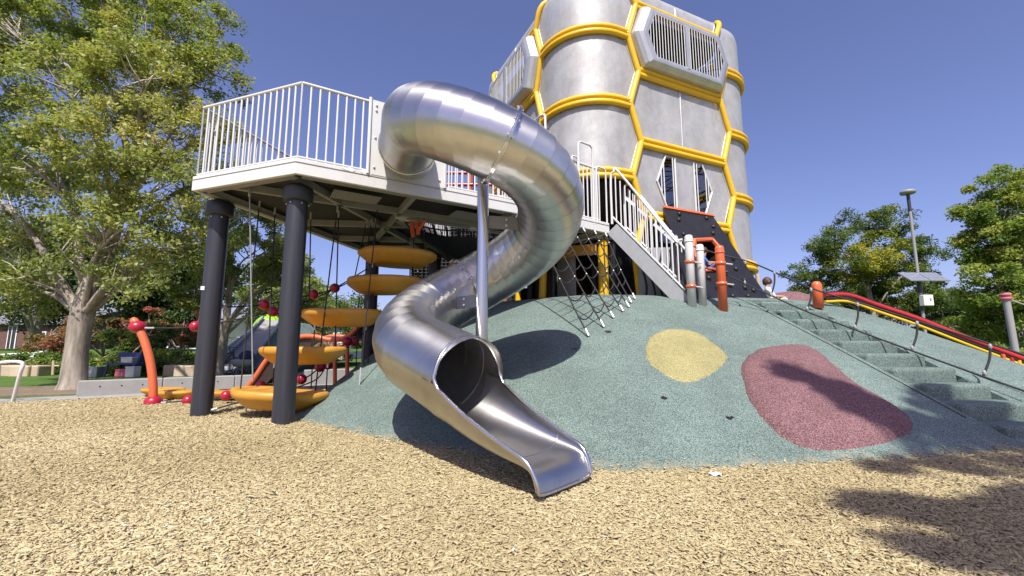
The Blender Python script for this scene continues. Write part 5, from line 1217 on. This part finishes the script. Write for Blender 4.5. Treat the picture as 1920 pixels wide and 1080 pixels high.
# white guard rails up on the bank
for (xa, ya), (xb, yb), Yr, lb in (((-20,667), (110,658), 21., 'long white guard rail behind the maple trunk'), ((318,655), (372,648), 20., 'white guard rail left of the charcoal column'), ((395,633), (460,633), 26., 'white fence in front of the far white house')):
    o = thing('guard_rail', at(xa, ya, Yr), lb, 'guard rail'); a, b = at(xa, ya, Yr), at(xb, yb, Yr)
    rod('top_rail', M_HOUSE, o, a, b, .045); rod('mid_rail', M_HOUSE, o, a - V((0,0,.18)), b - V((0,0,.18)), .03)
    for f in np.linspace(.05, .95, 4): q = a.lerp(b, float(f)); rod('rail_post', M_HOUSE, o, (q.x, q.y, q.z-.7), q, .035)
# wooden stake
o = thing('wooden_stake', at(99, 700, 16.), 'thin wooden stake frame in the lawn left of the maple', 'stake')
rod('stake', M_WOODP, o, at(99,703,16.), at(101,676,16.), .05, 6); rod('stake_arm', M_WOODP, o, at(100,686,16.), at(112,686,16.), .03, 6)
# blue bench with things on and under it
bx_ = onz(235, 706, -.03); be = thing('blue_bench', (bx_.x, bx_.y, -.03), 'long dark blue bench table in front of the shrubs', 'bench')
for k in range(3):
    mm = MB(); mm.box((bx_.x, bx_.y-.2+.2*k, .42), (1.15, .17, .05)); mm.build('seat_plank', M_BLUE, be)
mm = MB(); mm.box((bx_.x, bx_.y+.32, .70), (1.15, .05, .22)); mm.build('backrest', M_BLUE, be)
for sx in (-.5, .5):
    for sy in (-.22, .3): rod('leg', M_BLUE, be, (bx_.x+sx*1.05, bx_.y+sy*1.15, -.03), (bx_.x+sx*.9, bx_.y+sy, .42), .035)
def small_box(name, lb, cat, c, s, mt, lid=None):
    o = thing(name, (c[0], c[1], c[2]), lb, cat); mm = MB(); mm.box((c[0], c[1], c[2]+s[2]/2), s); q = mm.build('body', mt, o); bv = q.modifiers.new('b', 'BEVEL'); bv.width = .02; bv.segments = 2
    mm = MB(); mm.box((c[0], c[1], c[2]+s[2]+.012), (s[0]*1.04, s[1]*1.04, .03)); q = mm.build('lid', lid or mt, o)
small_box('storage_bag', 'pale bag lying on top of the blue bench', 'bag', (bx_.x+.1, bx_.y, .45), (.4,.3,.17), M_SHIRTW)
small_box('crate', 'dull red crate under the blue bench', 'crate', (bx_.x+.05, bx_.y-.1, -.03), (.45,.3,.24), M_PINK)
small_box('bucket_box', 'white box standing right of the blue bench', 'box', (bx_.x+.55, bx_.y-.35, -.03), (.3,.3,.34), M_SHIRTW)
small_box('cooler', 'grey cooler standing left of the blue bench', 'cooler', (bx_.x-.95, bx_.y-.2, -.03), (.5,.32,.32), M_GREYP)
cb = onz(350, 703, -.03); small_box('cooler', 'red topped cooler near the left charcoal column', 'cooler', (cb.x, cb.y, -.03), (.5,.35,.28), M_GREYP, M_CRIM)
# second mound with a wide grey slide
sm = thing('far_mound', (-8.4, 18.5, 0), 'far green rubber mound with a grey hill slide left of the columns', 'mound')
top = [at(330,703,16.5), at(372,690,17), at(428,648,19), at(470,617,20.5), at(503,602,21.5), at(530,606,22), at(560,640,22), at(592,685,21)]; fb = V((0,-.0,0)); mm = MB(); kk = len(top)
vs = top + [V((p.x, p.y+3.0, p.z+.1)) for p in top] + [V((p.x+.35+.25*i, 16.4+.1*i, -.05)) for i, p in enumerate(top)]
mm.add(vs, [(i, i+1, kk+i+1, kk+i) for i in range(kk-1)] + [(2*kk+i, 2*kk+i+1, i+1, i) for i in range(kk-1)], 0, False); mm.build('rubber_slope', M_RUB, sm)
sl0, sl1 = [at(497,601,20.6), at(533,604,21.0)], [at(400,700,16.0), at(450,704,16.0)]
mm = MB(); N_ = 8; vs = []
for i in range(N_+1):
    f = i/N_; a, b = sl0[0].lerp(sl1[0], f), sl0[1].lerp(sl1[1], f); dz = V((0,-.12,.06-.10*math.sin(f*math.pi)))
    vs += [a+dz+V((0,0,.16)), a+dz, b+dz, b+dz+V((0,0,.16))]
mm.add(vs, [(4*i+j, 4*i+j+1, 4*i+j+5, 4*i+j+4) for i in range(N_) for j in range(3)]); mm.build('slide_chute', M_CONC, sm)
for e in (0, 1):
    MB().tube([sl0[e].lerp(sl1[e], f) + V((0,-.12,.22-.10*math.sin(f*math.pi))) for f in np.linspace(0, 1, 8)], .05, 6).build('slide_edge', M_GREYP, sm)
ld = thing('lime_dome', at(505, 605, 21.5), 'lime green ribbed play dome on top of the far mound', 'play dome')
c = at(503, 626, 21.3)
for k in range(6):
    a0 = math.pi*k/6; P_ = []
    for f in np.linspace(0, 1, 9): ph = f*math.pi*.5; P_.append(c + V((math.cos(a0)*math.cos(ph)*.75, math.sin(a0)*math.cos(ph)*.75, math.sin(ph)*.95)))
    a1 = a0+math.pi/6*.9; Q_ = [c + V((math.cos(a1)*math.cos(f*math.pi*.5)*.75, math.sin(a1)*math.cos(f*math.pi*.5)*.75, math.sin(f*math.pi*.5)*.95)) for f in np.linspace(0, 1, 9)]
    for PP, QQ in ((P_, Q_), ([V((2*c.x-p.x, 2*c.y-p.y, p.z)) for p in P_], [V((2*c.x-p.x, 2*c.y-p.y, p.z)) for p in Q_])):
        mm = MB(); mm.add(PP+QQ, [(i, i+1, 9+i+1, 9+i) for i in range(8)], 0, True); mm.build('dome_shell', M_LIME, ld)
# bicycle leaning by the far mound
bk0 = onz(412, 703, -.03); bi = thing('bicycle', (bk0.x, bk0.y, -.03), 'dark bicycle parked at the foot of the far mound', 'bicycle'); w0 = V((bk0.x, bk0.y, .30))
for dx in (-.45, .55):
    c = w0 + V((dx, .05*dx, 0)); whl = MB().tube([c + V((math.cos(t)*.31, .08*math.cos(t), math.sin(t)*.31)) for t in np.linspace(0, 2*math.pi, 22, endpoint=False)], .025, 6, closed=True).build('wheel', M_BLACK, bi)
    for t in np.linspace(0, math.pi, 6, endpoint=False): e = V((math.cos(t)*.3, .08*math.cos(t), math.sin(t)*.3)); rod('spoke', M_FIT, whl, c-e, c+e, .004, 4)
for a, b in (((-.45,0), (-.1,.42)), ((-.1,.42), (.42,.5)), ((.42,.5), (.05,-.02)), ((.05,-.02), (-.1,.42)), ((-.45,0), (.05,-.02)), ((.55,0), (.42,.62))):
    rod('frame_tube', M_BLACK, bi, w0 + V((a[0], 0, a[1])), w0 + V((b[0], 0, b[1])), .022)
rod('handlebar', M_BLACK, bi, w0 + V((.40,-.25,.68)), w0 + V((.40,.25,.68)), .018); mm = MB(); mm.sphere(w0 + V((-.12,0,.52)), .1, 10, 6, s=(1.3,.7,.4)); mm.build('saddle', M_BLACK, bi)
st0 = onz(452, 706, -.03); so = thing('stroller', (st0.x, st0.y, -.03), 'grey pushchair standing left of the right charcoal column', 'stroller')
mm = MB(); mm.lathe((st0.x, st0.y, .45), [(.05,-.2), (.26,-.1), (.32,.08), (.30,.12), (.05,.05)], 14, sx=1.2, sy=.8); mm.build('seat_tub', M_GREYP, so)
MB().sphere((st0.x+.15, st0.y, .68), .26, 12, 8, s=(1,.9,.8)).build('hood', M_JEANS, so)
for dx in (-.28, .3):
    for dy in (-.22, .22):
        c = V((st0.x+dx, st0.y+dy, .09)); MB().tube([c + V((math.cos(t)*.11, 0, math.sin(t)*.11)) for t in np.linspace(0, 2*math.pi, 14, endpoint=False)], .022, 6, closed=True).build('wheel', M_BLACK, so); rod('strut', M_BLACK, so, c, (st0.x+dx*.5, st0.y+dy*.8, .40), .014)
rod('push_handle', M_BLACK, so, (st0.x-.25, st0.y, .5), (st0.x-.5, st0.y, .95), .016)
# houses
def house(name, lb, x0, x1, y, dep, h, rh, mt, wins):
    o = thing(name, ((x0+x1)/2, y+dep/2, -.05), lb, 'house'); mm = MB(); mm.box(((x0+x1)/2, y+dep/2, h/2-.05), (x1-x0, dep, h+.1)); mm.build('walls', mt, o)
    e = .35; mm = MB(); vs = [(x0-e, y-e, h), (x1+e, y-e, h), (x1+e, y+dep/2, h+rh), (x0-e, y+dep/2, h+rh), (x0-e, y+dep+e, h), (x1+e, y+dep+e, h)]
    vs += [(p[0], p[1], p[2]+.12) for p in vs]; mm.add(vs, [(0,3,2,1), (3,4,5,2), (6,7,8,9), (9,8,11,10), (0,1,7,6), (1,2,8,7), (2,5,11,8), (5,4,10,11), (4,3,9,10), (3,0,6,9)]); rf = mm.build('roof', M_ROOF, o)
    mm = MB(); mm.add([(x0+.02, y+.01, h-.05), (x0+.02, y+dep-.01, h-.05), (x0+.02, y+dep/2, h+rh-.12)], [(0,1,2)]); mm.add([(x1-.02, y+.01, h-.05), (x1-.02, y+dep-.01, h-.05), (x1-.02, y+dep/2, h+rh-.12)], [(0,2,1)]); mm.build('gable', mt, o)
    for wx, wz, ww, wh in wins:
        mm = MB(); mm.box((wx, y-.02, wz), (ww+.16, .08, wh+.16)); w_ = mm.build('window', M_HOUSE, o)
        mm = MB(); mm.box((wx, y-.05, wz), (ww, .06, wh)); mm.build('pane', M_GLASS, w_); mm = MB(); mm.box((wx, y-.085, wz), (.05, .02, wh)); mm.build('glazing_bar', M_HOUSE, w_)
h1 = at(440, 640, 38.); h2 = at(545, 640, 38.)
house('white_house', 'white house with grey roof behind the far mound', h1.x-.5, h2.x+4.5, 38., 8., 2.75, 1.3, M_HOUSE, [(h1.x+1.8,1.75,1.3,1.2), (h1.x+4.6,1.75,1.2,1.2), (h1.x+7.6,1.7,1.0,1.0)])
h3 = at(355, 640, 34.); house('small_white_house', 'small pale house partly hidden by the red tipped shrub', h3.x-2, h3.x+2.2, 34., 6., 2.5, 1.0, M_HOUSE, [(h3.x+.9,1.6,1.2,1.0), (h3.x-1.0,1.6,.9,1.0)])
h4 = at(30, 640, 32.); house('brick_house', 'dark brick house behind the maple at the far left', h4.x-5, h4.x+4, 32., 7., 2.6, 1.3, mat('dark_brick', (.13, .07, .055), .85, noise=.25, nscale=6), [(h4.x-.3,1.55,.5,1.9), (h4.x+1.6,1.5,1.0,1.1)])
# lamp post with solar panel
M_CELL = mat('solar_cell_glass', (.20, .22, .28), .15)
lp0 = at(1737, 640, 15.5); lp0.z = -.05; lp = thing('lamp_post', lp0, 'tall grey lamp post with round head, solar panel and white box', 'lamp post'); tpz = at(1709, 362, 15.5)
topx = lp0.x
rod('pole', M_GALV, lp, lp0, (topx, 15.5, tpz.z-.12), .048, 14); rod('arm_top', M_DARKPOST, lp, (topx, 15.5, tpz.z-.7), (topx, 15.5, tpz.z), .054, 14)
MB().lathe((topx, 15.5, tpz.z), [(.08,-.05), (.22,-.03), (.24,.04), (.21,.09), (.07,.11)], 20).build('lamp_head', M_GALV, lp)
pz = at(1737, 519, 15.3).z; mm = MB(); rot = Matrix.Rotation(R(36), 3, 'X')
for sx in (-.35, .35):
    mm = MB(); mm.box((topx+sx, 15.3, pz), (.67, .62, .03), mat=rot); sp_ = mm.build('solar_panel', M_GALV, lp)
    for i in range(4):
        for j in range(3):
            mm = MB(); mm.box(V((topx+sx, 15.3, pz)) + rot @ V((-.243+.162*i, -.19+.19*j, .019)), (.150, .178, .008), mat=rot); mm.build('solar_cell', M_CELL, sp_)
    mm = MB(); mm.box(V((topx+sx, 15.3, pz)) + rot @ V((0,0,-.02)), (.66,.60,.012), mat=rot); mm.build('backing', M_HOUSE, sp_)
rod('bracket', M_DARKPOST, lp, (topx, 15.5, pz-.55), (topx, 15.5, pz-.02), .08, 10)
zb0 = at(1737, 563, 15.3).z; mm = MB(); mm.box((topx+.05, 15.36, zb0), (.34, .2, .38)); wbx = mm.build('control_box', M_HOUSE, lp); bv = wbx.modifiers.new('b', 'BEVEL'); bv.width = .015
mm = MB(); mm.box((topx+.10, 15.25, zb0+.03), (.05, .02, .09)); mm.build('latch', M_GALV, wbx); rod('strap', M_DARKPOST, lp, (topx, 15.5, zb0-.34), (topx, 15.5, zb0-.19), .08, 10)
# grey post with pink collar at the right edge
gp0 = at(1905, 655, 9.6); gpo = thing('collared_post', (gp0.x, 9.6, .2), 'grey post with pink collar at the right edge', 'post')
tz = at(1889, 549, 9.6); rod('shaft', M_GALV, gpo, (gp0.x+.0, 9.6, .1), (gp0.x-.05, 9.6, tz.z), .062, 14)
MB().lathe((gp0.x-.05, 9.6, tz.z-.10), [(.065,-.06), (.10,-.045), (.10,-.01), (.07,.0), (.07,.03), (.10,.045), (.095,.07), (.03,.09)], 16).build('collar', M_PINK, gpo)
rod('rope', M_GREYP, gpo, (gp0.x-.05, 9.6, tz.z-.12), (gp0.x+1.2, 9.3, tz.z-.75), .015)
# parked van
vb = at(1850, 640, 24.); vx = vb.x; vy = 24.; van = thing('parked_van', (vx, vy, 0), 'dark blue van parked under the trees at the right', 'van')
prof = [(-2.3,.45), (-2.35,.95), (-1.55,1.12), (-.9,1.82), (1.9,1.86), (2.25,1.2), (2.3,.5), (1.9,.36), (-1.9,.36)]
mm = MB(); k = len(prof); mm.add([(vx+x, vy+s, z) for s in (-.88,.88) for x, z in prof], [tuple(range(k)), tuple(reversed(range(k,2*k)))] + [(i, k+i, k+(i+1) % k, (i+1) % k) for i in range(k)])
o = mm.build('body', M_NAVY, van); bv = o.modifiers.new('b', 'BEVEL'); bv.width = .08; bv.segments = 3
for x0, x1 in ((-1.0,-.05), (.1,1.0), (1.12,1.85)):
    mm = MB(); mm.add([(vx+x0+(-.25 if x0 < -.5 else 0), vy-.895, 1.22), (vx+x1, vy-.895, 1.22), (vx+x1, vy-.885, 1.70), (vx+x0, vy-.885, 1.70)], [(0,1,2,3)]); mm.build('window', M_GLASS, van)
for dx in (-1.45, 1.45):
    for s in (-.86, .86):
        Mq = Matrix.Rotation(R(90), 3, 'X'); mm = MB(); mm.lathe((vx+dx, vy+s, .36), [(.2,-.1), (.35,-.1), (.37,-.06), (.37,.06), (.35,.1), (.2,.1)], 20, M=Mq); tw_ = mm.build('tyre', M_BLACK, van); mm = MB(); mm.lathe((vx+dx, vy+s, .36), [(.02,-.105), (.2,-.09), (.2,.09), (.02,.105)], 14, M=Mq); mm.build('rim', M_GALV, tw_)
mm = MB(); mm.box((vx+2.27, vy-.70, 1.0), (.06, .2, .3)); mm.build('tail_light', M_CRIM, van); mm = MB(); mm.box((vx-2.34, vy-.65, .85), (.06, .3, .16)); mm.build('headlight', M_HOUSE, van)
mm = MB(); mm.box((vx-1.2, vy-.98, 1.25), (.18, .16, .14)); mm.build('mirror', M_BLACK, van)
# scrap of litter on the chips by the mound foot
q = onz(1342, 893, .01); mm = MB(); k = 9
mm.add([(q.x+.055*math.cos(2*math.pi*i/k)*random.uniform(.7,1.1), q.y+.045*math.sin(2*math.pi*i/k), .028+.012*math.sin(3*i)) for i in range(k)], [tuple(range(k))])
mm.add([(q.x+.055*math.cos(2*math.pi*i/k), q.y+.045*math.sin(2*math.pi*i/k), .012) for i in range(k)], [tuple(reversed(range(k)))]); tag(mm.build('paper_scrap', M_SHIRTW), 'crumpled white paper scrap at the foot of the mound', 'litter')
